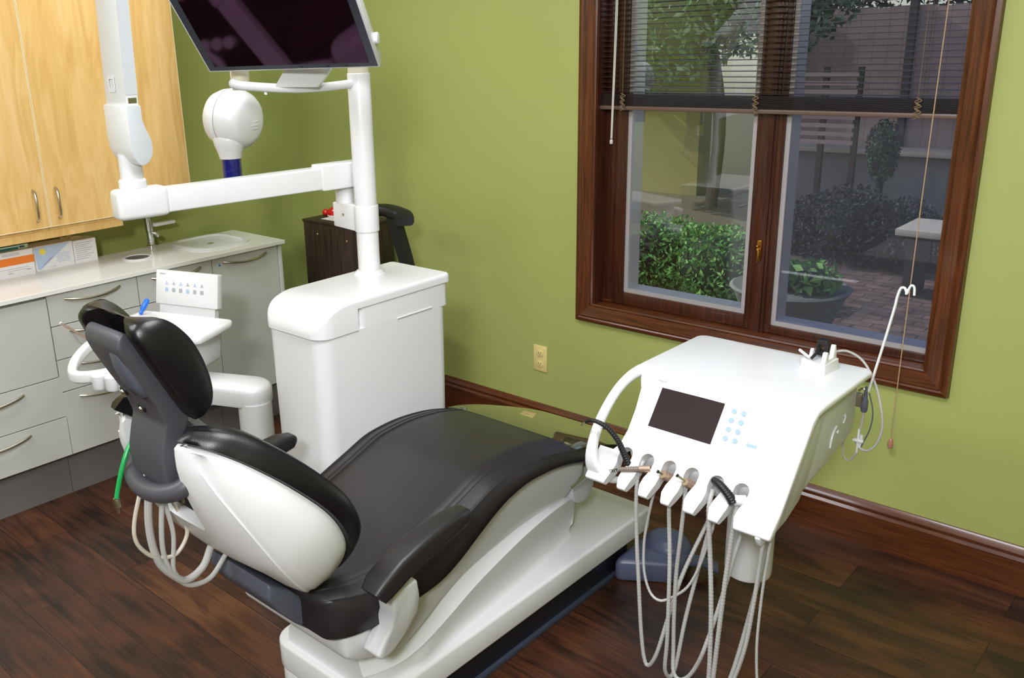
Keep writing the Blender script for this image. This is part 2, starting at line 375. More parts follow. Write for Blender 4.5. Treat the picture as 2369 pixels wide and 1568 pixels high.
# jamb lining
SY = .06
jl = box(1.84, 1.852, -.004, .16, .665, 2.43); merge(jl, box(3.112, 3.13, -.004, .16, .665, 2.43))
merge(jl, box(1.84, 3.13, -.004, .16, 2.415, 2.43)); obj('jamb', jl, M_SASH, win)
sl = box(1.852, 3.112, -.002, .165, .655, .670, .003); merge(sl, box(1.852, 3.112, .055, .165, .670, .682, .003))
obj('sill', sl, M_TRIM, win)
mull = box(2.486, 2.544, .044, .16, .668, 2.42, .003); merge(mull, box(2.498, 2.534, .036, .044, .668, 2.42, .002))
obj('mullion', mull, M_SASH, win)
def sash(x0, x1, z0, z1, gx0, gx1, gz0, glass):
    f = box(x0, gx0, SY-.012, .15, z0, z1, .003)
    merge(f, box(gx1, x1, SY-.012, .15, z0, z1, .003)); merge(f, box(gx0, gx1, SY-.012, .15, z0, gz0, .003)); merge(f, box(gx0, gx1, SY-.012, .15, z1-.05, z1, .003))
    s = obj('sash', f, M_SASH, win)
    t = .016; fz = z1-.05
    g = box(gx0, gx0+t, SY-.004, .14, gz0, fz); merge(g, box(gx1-t, gx1, SY-.004, .14, gz0, fz)); merge(g, box(gx0+t, gx1-t, SY-.004, .14, gz0, gz0+t)); merge(g, box(gx0+t, gx1-t, SY-.004, .14, fz-t, fz))
    obj('glazing_bead', g, M_SILVER, s, label='silver glazing bead')
    obj('glass_pane', box(gx0+t, gx1-t, SY+.002, SY+.006, gz0+t, fz-t), glass, s)
sash(1.900, 2.488, .675, 2.415, 1.953, 2.468, .725, M_GLASS)
obj('stop_moulding', box(1.852, 1.902, .056, .15, .672, 2.415, .003), M_SASH, win)
sash(2.542, 3.112, .672, 2.415, 2.568, 3.100, .702, M_GLASSR)
# latch on the mullion
lt = box(2.508, 2.524, .028, .037, .935, 1.01, .003); merge(lt, cyl((2.516, .030, .975), (2.516, .018, .98), .004)); merge(lt, tube([(2.516, .018, .985), (2.520, .016, .96), (2.517, .016, .93)], .0035, 8))
merge(lt, sphere((2.514, .018, .990), .005))
obj('latch', lt, M_BRASS, win, label='brass window latch')

# ---------------- venetian blind
bl = thing('window_blind', 'dark brown slatted venetian blind pulled halfway down the wooden window', 'blind', (2.475, .03, 1.445))
b = B(); z = 1.512; k = 0
tilt = math.radians(3)
while z < 2.36:
    q = box(1.858, 3.098, -.0125, .0125, -.0006, .0006)
    xf(q, Matrix.Translation((0, .024, z)) @ Matrix.Rotation(tilt, 4, 'X')); merge(b, q); z += .0186; k += 1
for i in range(14):
    merge(b, box(1.848, 3.106, .0115, .0365, 1.464+i*.0031, 1.4652+i*.0031))
obj('slats', b, M_BLIND, bl)
obj('bottom_rail', box(1.846, 3.108, .011, .037, 1.447, 1.462, .003), M_BRAIL, bl, label='lighter brown bottom rail')
obj('head_rail', box(1.846, 3.108, .005, .043, 2.36, 2.40, .002), M_BLIND, bl)
for x in (1.955, 2.475, 2.985):
    c = B()
    for dy in (-.014, .014): merge(c, cyl((x+dy*.2, .024+dy, 1.46), (x+dy*.2, .024+dy, 2.37), .0009, seg=6))
    zz = [1.508-.0085*i for i in range(8)]
    merge(c, tube([(x+(.010 if i % 2 else -.008)+.003*random.random(), .006-.004*random.random(), zz[i]) for i in range(8)], .0016, 6, 5))
    merge(c, tube([(x+(-.009 if i % 2 else .006), .004, zz[i]-.004) for i in range(8)], .0014, 6, 5))
    obj('ladder_cord', c, mat('ladder_tan', (120, 98, 72), .8), bl)
w = tube([(1.925, .0, 2.3), (1.922, -.002, 1.8), (1.914, -.003, 1.34)], .0022, 8, 4); merge(w, tube([(1.931, .0, 2.3), (1.928, -.002, 1.8), (1.918, -.003, 1.34)], .0022, 8, 4)); merge(w, lathe([(.001, 0), (.006, .003), (.0065, .014), (.003, .02)], (1.916, -.003, 1.318)))
obj('tilt_wand', w, M_CORDW, bl, label='pale twin tilt cord with bead')
pc = obj('pull_cord', tube([(3.040, .0, 2.3), (3.039, -.012, 1.78), (3.036, -.02, 1.2), (3.036, -.028, .7), (3.037, -.030, .42)], .0018, 8, 6), M_CORD, bl, label='tan pull cord')
obj('cord_weight', lathe([(.002, .0), (.008, .002), (.0085, .022), (.005, .03), (.002, .034)], (3.037, -.030, .388)), mat('weight_tan', (170, 120, 100), .3), pc)

# outlet and hook
ol = thing('wall_outlet', 'ivory double electrical outlet low on the green window wall', 'outlet', (1.578, 0, .31))
obj('cover_plate', box(1.542, 1.614, -.006, 0, .314, .432, .002), M_OUTLET, ol)
for zc in (.348, .397):
    q = prism([(1.578+p[0], zc+p[1]) for p in rrect(.034, .030, .012)], 'y', -.009, -.004, .001)
    s = obj('socket', q, M_OUTLET, ol)
    h = box(1.571, 1.573, -.0095, -.008, zc-.002, zc+.006); merge(h, box(1.583, 1.585, -.0095, -.008, zc-.002, zc+.006)); merge(h, cyl((1.578, -.0095, zc-.008), (1.578, -.008, zc-.008), .002, seg=10)); obj('slots', h, M_BLACKP, s)
hk = tube([(3.345, 0, 1.520), (3.345, -.014, 1.520), (3.345, -.020, 1.512), (3.345, -.022, 1.50), (3.345, -.028, 1.503)], .0025, 8, 4)
tag(recenter(obj('wall_hook', hk, M_BLACKP)), 'small dark hook screwed in the green wall right of the window', 'hook')

# ================================================================ CABINETS (left wall)
FX = .485
def bow_handle(y0, y1, z, x=FX, sag=.0, out=.028, r=.0055, vertical=False, z1=None):
    n = 10; pts = []
    for i in range(n+1):
        t = i/n; a = math.sin(PI*t)**.7
        if vertical: pts.append((x+out*a, y0, z+(z1-z)*t))
        else: pts.append((x+out*a, y0+(y1-y0)*t, z-.012*math.sin(PI*t)))
    P = [Vector(p) for p in pts]
    b = tube(P, r, 10, 3)
    return b
def front(parent, kind, y0, y1, z0, z1, handle=None, label=None):
    g = .0018
    f = obj(kind, box(FX-.018, FX, y0+g, y1-g, z0+g, z1-g, .001, 1), M_GREY, parent, label=label)
    if handle: obj('handle', bow_handle(handle[0], handle[1], handle[2]), M_STEEL, f, label='bowed nickel handle')
    return f
def carcass(t, y0, y1):
    b = box(.095, FX-.019, y0+.0008, y1-.0008, .178, .845)
    obj('carcass', b, M_GREY, t)
    obj('toe_kick', box(.12, .435, y0+.0008, y1-.0008, 0, .178), M_TOE, t, label='dark grey toe kick')
GRP = None
ca = thing('base_cabinet', 'grey base cabinet under the glove boxes with a tall panel above two drawers', 'cabinet', (.29, -2.0, 0))
carcass(ca, -2.30, -1.655); front(ca, 'tilt_panel', -2.30, -1.655, .516, .836)
front(ca, 'drawer', -2.30, -1.650, .349, .516, (-2.06, -1.80, .485)); front(ca, 'drawer', -2.30, -1.648, .183, .349, (-2.06, -1.80, .318))
cb = thing('base_cabinet', 'grey base cabinet with four stacked drawers behind the headrest', 'cabinet', (.29, -1.465, 0))
carcass(cb, -1.655, -1.277)
for z0, z1, hz in ((.719, .850, .820), (.583, .719, .692), (.450, .583, .556), (.183, .450, .418)):
    front(cb, 'drawer', -1.655, -1.277, z0, z1, (-1.585, -1.355, hz))
obj('lock', tube([(FX+.002, -1.432, .706), (FX+.010, -1.425, .712), (FX+.006, -1.412, .708)], .003, 8, 4), M_BLACKP, cb)
cc = thing('base_cabinet', 'grey base cabinet behind the small white tray panel', 'cabinet', (.29, -1.1, 0))
carcass(cc, -1.277, -.919); front(cc, 'drawer', -1.277, -.919, .719, .850, (-1.212, -.976, .822)); front(cc, 'door', -1.277, -.919, .183, .719)
cd = thing('base_cabinet', 'grey base cabinet with a full-height door at the far end under the sink', 'cabinet', (.29, -.73, 0))
carcass(cd, -.919, -.550); dd = front(cd, 'door', -.919, -.565, .183, .850, (-.862, -.630, .822))
q = lathe([(.004, 0), (.004, .004), (.002, .005)], (FX, -.882, .812), (1, 0, 0), 16); obj('lock', q, mat('blue_dot', (40, 110, 190), .3), dd)
obj('end_panel', box(.10, FX+.006, -.563, -.545, .0, .850, .001), M_GREY, cd)
wt = boolean(box(.088, .502, -2.30, -.530, .849, .866, .0008, 1), [box(.12+.02, .40, -.895, -.66, .80, .90, .04, 4)])
tag(recenter(obj('worktop', wt, M_TOP)), 'thin white worktop running along the grey base cabinets', 'worktop')
# sink
sk = thing('sink', 'white sink with a raised rounded rim set in the worktop', 'sink', (.25, -.77, .86))
outer = rrect(.305, .300, .09, 7); inner = rrect(.262, .257, .07, 7)
def ring3(pts, z, cx=.258, cy=-.772): return [(cx+p[0], cy+p[1], z) for p in pts]
sb = loft([ring3(outer, .8665), ring3([(p[0]*.995, p[1]*.995) for p in outer], .874), ring3([(p[0]*1.0, p[1]*1.0) for p in inner], .875), ring3([(p[0]*.96, p[1]*.96) for p in inner], .868), ring3([(p[0]*.7, p[1]*.7) for p in inner], .862)], cap=False)
sb2 = loft([ring3([(p[0]*.7, p[1]*.7) for p in inner], .862), ring3([(p[0]*.2, p[1]*.2) for p in inner], .860)], cap=True); merge(sb, sb2)
obj('basin', sb, M_WHITE, sk); obj('drain', lathe([(.016, 0), (.016, .002), (.010, .001)], (.258, -.772, .8615)), M_CHROME, sk)
# faucet
fa = thing('faucet', 'chrome faucet with a white lever standing behind the sink', 'faucet', (.13, -.99, .866))
obj('body', lathe([(.021, 0), (.021, .012), (.0165, .016), (.0155, .075), (.018, .078), (.018, .14), (.012, .15)], (.12, -.995, .866)), M_CHROME, fa)
obj('spout', tube([(.12, -.995, .935), (.135, -.975, .93), (.142, -.965, .915)], .010, 14, 6), M_CHROME, fa)
lv = box(.103, .138, -.978, -.868, .960, .976, .005); obj('lever', lv, M_WHITE2, fa, label='white lever')
wr = thing('waste_ring', 'white waste chute ring with dark grey flap set in the worktop', 'ring', (.258, -1.145, .866))
ell = [(.262+.058*math.cos(a)*1, -1.145+.058*math.sin(a)) for a in [2*PI*k/40 for k in range(40)]]
rr_ = loft([[(.262+rx*math.cos(a), -1.145+rx*math.sin(a), z) for a in [2*PI*k/40 for k in range(40)]] for rx, z in ((.062, .8665), (.062, .870), (.052, .871), (.050, .867))], cap=False)
obj('rim', rr_, M_WHITE, wr); obj('flap', lathe([(.050, 0), (.050, .0012)], (.262, -1.145, .8668)), mat('flap_grey', (110, 108, 106), .35, metal=.3), wr)

# boxes on the worktop
def card_box(name, label, x0, x1, y0, y1, z0, z1, m):
    t = thing(name, label, 'box', ((x0+x1)/2, (y0+y1)/2, z0), 'glove boxes on the worktop'); obj('carton', box(x0, x1, y0, y1, z0, z1, .0015, 1), m, t); return t
g1 = card_box('glove_box', 'white carton with an orange band, nearest the left edge, on the worktop', .06, .172, -1.80, -1.550, .866, .974, M_CARD)
q = box(.172, .1728, -1.80, -1.550, .917, .948); merge(q, box(.06, .172, -1.550, -1.5492, .917, .948)); obj('orange_band', q, M_ORANGE, g1)
q = B()
for i in range(3): merge(q, box(.172, .1724, -1.675, -1.605, .957+i*.004, .9585+i*.004))
for i in range(2): merge(q, box(.172, .1724, -1.70+i*.04, -1.575, .902-i*.008, .9035-i*.008))
merge(q, box(.172, .1724, -1.585, -1.565, .889, .892)); merge(q, box(.172, .1724, -1.66, -1.64, .884, .887))
obj('printed_text', q, M_PRINT, g1)
g2 = card_box('glove_box', 'green and teal carton lying on top of the orange-banded carton', .03, .158, -1.80, -1.560, .975, .992, M_GREENC)
q = box(.158, .1585, -1.80, -1.560, .975, .992); obj('pale_front', q, mat('mint_card', (196, 224, 216), .6), g2); obj('teal_print', box(.1586, .159, -1.80, -1.60, .977, .986), M_TEAL, g2)
obj('label_print', box(.1586, .159, -1.595, -1.575, .981, .988), mat('navy_print', (40, 60, 90), .6), g2)
g3 = card_box('glove_box', 'pale blue carton with a yellow sun picture beside the orange-banded carton', .06, .150, -1.542, -1.372, .866, .970, M_CARD)
tri = prism([(-1.536, .966), (-1.385, .966), (-1.520, .872), (-1.531, .872)], 'x', .150, .1506); obj('blue_picture', tri, M_SKYP, g3)
hill = prism([(-1.520, .872), (-1.455, .920), (-1.475, .916), (-1.505, .89)], 'x', .1506, .1510); obj('hill_picture', hill, mat('lilac_print', (172, 176, 214), .6), g3)
obj('sun_picture', cyl((.1506, -1.503, .946), (.1514, -1.503, .946), .013, seg=24), M_SUNP, g3)
q = B()
for i in range(6): merge(q, box(.150, .1504, -1.45+.008*(i % 2)+.0, -1.39, .925-.007*i, .927-.007*i))
merge(q, box(.150, .1504, -1.475, -1.455, .876, .878)); obj('printed_text', q, M_PRINTB, g3)
g4 = card_box('glove_box', 'white carton with small printed lines, right end of the row of cartons', .06, .150, -1.370, -1.268, .866, .966, M_CARD)
q = B()
for i in range(9): merge(q, box(.150, .1504, -1.362, -1.285-.012*(i % 3), .952-.0085*i, .954-.0085*i))
obj('printed_text', q, M_PRINT, g4)
q = prism([(-1.40, .967), (-1.39, .982), (-1.37, .975), (-1.355, .985), (-1.33, .972), (-1.32, .967)], 'x', .085, .089); merge(q, prism([(-1.37, .967), (-1.35, .980), (-1.325, .978), (-1.30, .967)], 'x', .112, .115))
tg = obj('paper_tissue', q, mat('tissue', (232, 222, 196), .8)); tag(recenter(tg), 'cream paper tissue sticking out behind the cartons', 'tissue')

# upper cabinets
UX = .35
def upper(label, y0, y1, doors):
    t = thing('wall_cabinet', label, 'cabinet', (.17, (y0+y1)/2, 1.06), 'maple wall cabinets')
    b = box(.001, UX-.020, y0+.0008, y1-.0008, 1.062, 2.1); obj('carcass', b, M_MAPLE, t)
    for d0, d1, hy in doors:
        d = obj('door', box(UX-.018, UX, d0+.003, d1-.003, 1.079, 2.097), M_MAPLE, t)
        e = box(UX-.018, UX+.0005, d0+.0008, d0+.003, 1.0765, 2.1); merge(e, box(UX-.018, UX+.0005, d1-.003, d1-.0008, 1.0765, 2.1)); merge(e, box(UX-.018, UX+.0005, d0+.003, d1-.003, 1.0765, 1.079)); merge(e, box(UX-.018, UX+.0005, d0+.003, d1-.003, 2.097, 2.1))
        obj('edge_band', e, M_EDGE, d, label='cream edge band')
        pts = [(UX, hy, 1.108), (UX+.014, hy, 1.113), (UX+.022, hy, 1.135), (UX+.024, hy-.001, 1.167), (UX+.022, hy, 1.20), (UX+.014, hy, 1.222), (UX, hy, 1.227)]
        obj('handle', tube(pts, .0048, 10, 5), M_STEEL, d, label='bowed nickel handle')
    return t
upper('maple wall cabinet at the left edge above the cartons', -2.20, -1.535, [(-2.20, -1.535, -1.585)])
upper('wide maple wall cabinet behind the tall white arm', -1.535, -.897, [(-1.535, -.897, -1.497)])

vl = box(.300, .332, -2.20, -1.225, 1.030, 1.0615, .001); tag(recenter(obj('cabinet_valance', vl, M_MAPLE)), 'narrow maple valance strip under the wall cabinets above the cartons', 'valance')

# ================================================================ CHAIR
CX = 2.275
ch = thing('dental_chair', 'black and white reclining dental chair in the middle of the room', 'chair', (CX, -1.3, 0))
# base plate
def plan(x0, x1, y0, y1, r0, r1, n=6):
    pts = []
    for cx, cy, a0, r in ((x1-r1, y1-r1, 0, r1), (x0+r1, y1-r1, 90, r1), (x0+r0, y0+r0, 180, r0), (x1-r0, y0+r0, 270, r0)):
        for k in range(n+1):
            a = math.radians(a0+90*k/n); pts.append((cx+r*math.cos(a), cy+r*math.sin(a)))
    return pts
pl0 = plan(2.062, 2.478, -1.850, -.575, .065, .012)
b = prism(pl0, 'z', .118, .200); 
for v in b.verts:
    if v.co.z < .15: v.co.x = CX+(v.co.x-CX)*.985
bev(b, .009, 3, 50); obj('base_cover', b, M_WHITE, ch, smooth=50)
pl1 = plan(2.067, 2.470, -1.845, -1.62, .062, .01)
obj('rear_cover', prism(pl1, 'z', .03, .130, .004), M_WHITE, ch, smooth=50)
obj('seam_line', prism([(-1.700, .2003), (-1.703, .2003), (-1.703, .2010), (-1.700, .2010)], 'x', 2.10, 2.46), M_PALE, ch)
b = box(2.105, 2.442, -1.80, -.66, .0, .112, .004); obj('floor_rail', b, M_RAIL, ch, label='black floor rail')
obj('floor_strip', box(2.095, 2.452, -1.81, -.65, .0, .018, .003), mat('rail_edge', (60, 66, 84), .3), ch)
# tapered lift body
st = [(-1.83, .13, .290, .15, .245, .15), (-1.78, .145, .297, .17, .245, .168), (-1.72, .15, .302, .182, .248, .178), (-1.65, .15, .308, .184, .258, .186), (-1.55, .147, .316, .180, .284, .170), (-1.43, .145, .354, .176, .322, .156), (-1.27, .145, .380, .176, .364, .142), (-1.14, .145, .390, .174, .386, .127), (-1.03, .142, .388, .166, .388, .115), (-.96, .130, .378, .150, .370, .104), (-.915, .115, .340, .128, .320, .098), (-.895, .100, .270, .108, .250, .094)]
rings = []
for y, hs, zs, hr_, zr, hb in st:
    prof = [(hb+.008, .1995), (hb+.002, .205), (hb, .216), (hb+(hr_-hb)*.45, .216+(zr-.216)*.5), (hr_-.002, zr-.012), (hr_-.001, zr-.003), (hr_-.008, zr+.003), (hs, zs)]
    rings.append([(CX+p[0], y, p[1]) for p in prof]+[(CX-p[0], y, p[1]) for p in prof[::-1]])
rings = resample(rings, 4)
obj('lift_cover', loft(rings), M_WHITE2, ch, smooth=45)
# seat carriage
car = [(-1.925, .190, .450, .186, .392), (-1.918, .204, .446, .198, .368), (-1.895, .212, .436, .202, .352), (-1.86, .215, .434, .204, .338), (-1.80, .215, .438, .203, .315), (-1.75, .215, .452, .199, .303), (-1.70, .215, .452, .192, .306), (-1.63, .215, .465, .176, .312), (-1.56, .215, .495, .160, .322), (-1.46, .215, .548, .152, .348), (-1.31, .215, .592, .150, .373), (-1.18, .215, .586, .150, .388), (-1.06, .213, .560, .150, .388), (-.995, .208, .535, .150, .386), (-.985, .200, .525, .148, .392)]
rings = []
for y, ht, zt, hb_, zb in car:
    prof = [(hb_-.012, zb), (hb_-.002, zb+.003), (hb_+.004, zb+.014), (ht-.002, zt-.05 if zt-zb > .09 else (zt+zb)/2), (ht, zt-.008), (ht-.008, zt)]
    rings.append([(CX+p[0], y, p[1]) for p in prof]+[(CX-p[0], y, p[1]) for p in prof[::-1]])
obj('seat_carriage', loft(resample(rings, 3)), M_WHITE2, ch, smooth=40)
# armrest carriers rising from the carriage
def xside(s, x): return CX+s*(x-CX)
for s in (1, -1):
    P = [(-1.884, .578), (-1.802, .578), (-1.782, .52), (-1.765, .462), (-1.772, .430), (-1.795, .400), (-1.835, .376), (-1.87, .372), (-1.885, .39), (-1.862, .42), (-1.850, .45), (-1.856, .50)]
    b = prism(P, 'x', min(xside(s, 2.49), xside(s, 2.545)), max(xside(s, 2.49), xside(s, 2.545)), .008, 3)
    top = Vector((xside(s, 2.59), 0, 0))
    for v in b.verts:      # lean outward towards the pad
        if v.co.z > .42: v.co.x += s*.055*min(1, (v.co.z-.42)/.13)
    ar = obj('armrest', b, M_WHITE2, ch, smooth=40)
    path = [(-1.932, .608, .024), (-1.915, .622, .027), (-1.86, .647, .029), (-1.80, .663, .028), (-1.73, .676, .026), (-1.68, .681, .024), (-1.645, .679, .020), (-1.630, .674, .013)]
    rings = []
    for i, (y, z, h) in enumerate(path):
        w_ = (.027, .032, .033, .032, .029, .027, .022, .011)[i]
        a = Vector(path[min(i+1, len(path)-1)][:2])-Vector(path[max(i-1, 0)][:2]); a.normalize(); nrm = Vector((-a.y, a.x))
        rr = rrect(w_*2, h*2, min(h, .012), 4)
        rings.append([(xside(s, 2.598)+p[0], y+nrm.x*p[1], z+nrm.y*p[1]-.008) for p in rr])
    obj('arm_pad', loft(rings), M_BLACK, ar, smooth=45, label='black arm pad')
# knuckle at the foot end
b = cyl((CX-.155, -.912, .402), (CX+.158, -.912, .402), .060, seg=40, bevel=.006)
obj('pivot_knuckle', b, M_PALE, ch)
# seat and leg pad
top_e = [(-1.03, .588), (-1.10, .608), (-1.17, .626), (-1.24, .637), (-1.31, .642), (-1.38, .640), (-1.44, .632), (-1.51, .608), (-1.58, .584), (-1.65, .562), (-1.73, .544), (-1.80, .536), (-1.85, .534), (-1.89, .536), (-1.93, .540), (-1.96, .538), (-1.975, .530)]
bot_e = [.545, .565, .579, .585, .586, .574, .553, .518, .482, .455, .444, .441, .438, .436, .436, .440, .455]
hw = [.248, .250, .251, .251, .252, .252, .252, .252, .252, .250, .246, .246, .242, .234, .220, .198, .170]
rings = []
for (y, zt), zb, w_ in zip(top_e, bot_e, hw):
    half = [(w_-.012, zb), (w_, zb+.010), (w_+.002, (zt+zb)/2), (w_, zt-.010), (w_-.004, zt-.003), (w_-.005, zt+.003), (w_-.009, zt+.004), (w_-.012, zt-.001), (w_-.016, zt+.003), (w_-.040, zt+.010), (w_-.046, zt+.0125), (w_-.049, zt+.008), (w_-.052, zt+.0125),
            (w_-.064, zt+.0145), (w_-.067, zt+.009), (w_-.070, zt+.013), (w_-.10, zt+.014), (w_*.3, zt+.015), (0, zt+.015)]
    rings.append([(CX+p[0], y, p[1]) for p in half]+[(CX-p[0], y, p[1]) for p in half[::-1][1:]])
rings = resample(rings, 4)
b = loft(rings)
obj('seat_cushion', b, M_BLACK, ch, smooth=60)
# glossy protective film over the foot end
film = []
for y, z, k in ((-1.08, .612, .0), (-1.03, .603, 0), (-.95, .580, 0), (-.85, .545, .0), (-.75, .506, .0), (-.69, .482, .02), (-.655, .465, .05)):
    w_ = .246-k*.3
    film.append([(CX+x, y, z+.006-.010*abs(x/w_)**6) for x in [w_*(i/8-1) for i in range(17)]])
film = resample(film, 4)
def shell_from(grid, th):
    """closed sheet of thickness th (downwards) from a grid of points"""
    g2 = [[Vector(p)-Vector((0, 0, th)) for p in r] for r in grid]
    rings = [[Vector(p) for p in r]+q[::-1] for r, q in zip(grid, g2)]
    return loft(rings)
obj('foot_cover', shell_from(film, .004), M_FILM, ch, smooth=60, label='glossy protective film over the foot end')
fp = []
for y, zt, zb, w_ in ((-1.03, .592, .547, .244), (-.95, .575, .528, .242), (-.85, .542, .50, .240), (-.75, .503, .462, .238), (-.69, .478, .445, .23), (-.665, .465, .445, .21)):
    rr = rrect(w_*2, zt-zb, min(.015, (zt-zb)/2.01), 3); fp.append([(CX+p[0], y, (zt+zb)/2+p[1]) for p in rr])
obj('foot_cushion', loft(fp), M_BLACK2, ch, smooth=50)
for x0, y0, x1, y1 in ((CX-.21, -1.062, CX-.185, -1.058), (CX+.20, -1.075, CX+.225, -1.072)):
    obj('film_clip', box(x0, x1, y0-.002, y1+.002, .612, .616, .001), M_STEEL, ch)
obj('film_cord', tube([(CX+.235, -1.01, .59), (CX+.25, -1.0, .575), (CX+.253, -.98, .560)], .0015, 6, 4), mat('cord_white', (220, 220, 210), .5), ch)
obj('elastic_cord', tube([(CX+.215, -1.06, .470), (CX+.235, -1.00, .50), (CX+.24, -.94, .515), (CX+.22, -.88, .52)], .003, 8, 6), mat('olive_cord', (90, 104, 60), .5), ch)

# backrest frame: s along the spine, x across, n towards the patient
O_ = Vector((0, -1.92, .62)); U_ = Vector((0, -.628, .778)); N_ = Vector((0, .778, .628))
def bp(x, s, n): return Vector((CX+x, 0, 0))+O_+U_*s+N_*n
BS = [(-.035, .10, -.030, -.050, -.078), (-.02, .155, -.020, -.060, -.088), (.0, .198, -.004, -.076, -.094), (.05, .240, .030, -.086, -.102), (.12, .262, .050, -.088, -.108), (.20, .268, .057, -.080, -.117), (.30, .252, .050, -.060, -.098), (.38, .224, .038, -.040, -.072), (.43, .196, .026, -.022, -.048), (.455, .172, .015, -.010, -.031), (.474, .146, .004, -.004, -.014)]
rings = []
for s, w_, ne, nr, nb in BS:
    mid = (ne+nr)/2
    half = [(0, nb), (w_*.35, nb+.002), (w_*.62, nb+.25*(nr-nb)), (w_-.042, nr-.006), (w_-.034, nr+.001), (w_-.022, nr+.012), (w_-.006, mid), (w_, ne-.008), (w_-.003, ne), (w_-.02, ne+.002), (w_*.5, ne-.01), (0, ne-.015)]
    rings.append([bp(x, s, n) for x, n in half]+[bp(-x, s, n) for x, n in half[::-1][1:-1]])
rings = resample(rings, 4)
sh = loft(rings)
# notch at the top for the headrest bracket
cut = prism([(-.086, .280), (.086, .280), (.097, .292), (.099, .42), (.103, .66), (-.103, .66), (-.099, .42), (-.097, .292)], 'z', -.30, .25)
xf(cut, frame(Vector((CX, 0, 0))+O_, (1, 0, 0), U_, N_))
sh = boolean(sh, [cut], self_=True)
obj('backrest_shell', sh, M_SHELL, ch, smooth=50, label='white backrest shell')
ln = box(-.091, .091, .284, .2975, -.078, .045); xf(ln, frame(Vector((CX, 0, 0))+O_, (1, 0, 0), U_, N_)); obj('pocket_liner', ln, M_BLACKP, ch, label='black lining of the headrest recess')
# cushion
rings = []
for i, (s, w_, ne, nr, nb) in enumerate(BS):
    e = .012 if 0 < i < len(BS)-1 else .0
    s2 = s + (-.012 if i == 0 else (.022 if i == len(BS)-1 else (.012 if i == len(BS)-2 else 0))); t = .055 if 1 < i < len(BS)-2 else (.045 if 0 < i < len(BS)-1 else .028)
    half = [(0, ne-.014), (w_*.6, ne-.008), (w_-.006, ne), (w_+e-.004, ne+.004), (w_+e, ne+t*.35), (w_+e-.002, ne+t*.7), (w_+e-.007, ne+t*.9), (w_+e-.009, ne+t*.93), (w_+e-.012, ne+t*.91), (w_+e-.016, ne+t), (w_*.86, ne+t*1.08), (w_*.6, ne+t*.8), (w_*.3, ne+t*.55), (0, ne+t*.45)]
    rings.append([bp(x, s2, n) for x, n in half]+[bp(-x, s2, n) for x, n in half[::-1][1:-1]])
bcu = loft(resample(rings, 4))
ct = loft([[bp(-w_, s_, -.20), bp(w_, s_, -.20), bp(w_, s_, .25), bp(-w_, s_, .25)] for s_, w_ in ((.345, .060), (.36, .095), (.40, .112), (.50, .122), (.62, .130))])
bcu = boolean(bcu, [ct], self_=True)
obj('backrest_cushion', bcu, M_BLACK2, ch, smooth=50)
for sx in (1, -1):
    pts = [bp(sx*(w_-.036), s_, nr-.001) for s_, w_, ne, nr, nb in BS[2:-2]]
    obj('shell_ridge', tube(pts, .0028, 8, 6), M_SHELL, ch)
# slate link between the carriage and the shell
lk = [(-2.055, .60), (-2.00, .56), (-1.965, .52), (-1.93, .475), (-1.90, .445), (-1.862, .412), (-1.870, .392), (-1.915, .402), (-1.955, .430), (-1.99, .465), (-2.03, .512), (-2.06, .56)]
b = prism(lk, 'x', CX-.11, CX+.12, .010, 3)
obj('back_link', b, M_SLATE, ch, smooth=40, label='slate grey link under the backrest')
# headrest
hb = [(-2.268, 1.218), (-2.165, 1.040), (-2.163, 1.020), (-2.182, .975), (-2.190, .925), (-2.190, .890), (-2.205, .868), (-2.228, .866), (-2.236, .905), (-2.238, .950), (-2.228, .990), (-2.219, 1.018), (-2.232, 1.062), (-2.258, 1.112), (-2.284, 1.165), (-2.296, 1.195), (-2.292, 1.216), (-2.280, 1.226)]
hd = prism(hb, 'x', CX-.066, CX+.066, .012, 4)
hr = obj('headrest_bracket', hd, M_SLATE2, ch, smooth=40, label='slate grey headrest bracket')
H0 = Vector((0, -2.165, 1.040)); HD = Vector((0, -2.262+2.165, 1.236-1.040)).normalized(); HN = Vector((0, HD.z, -HD.y))
def hp(x, t, n): return Vector((CX+x, 0, 0))+H0+HD*t+HN*n
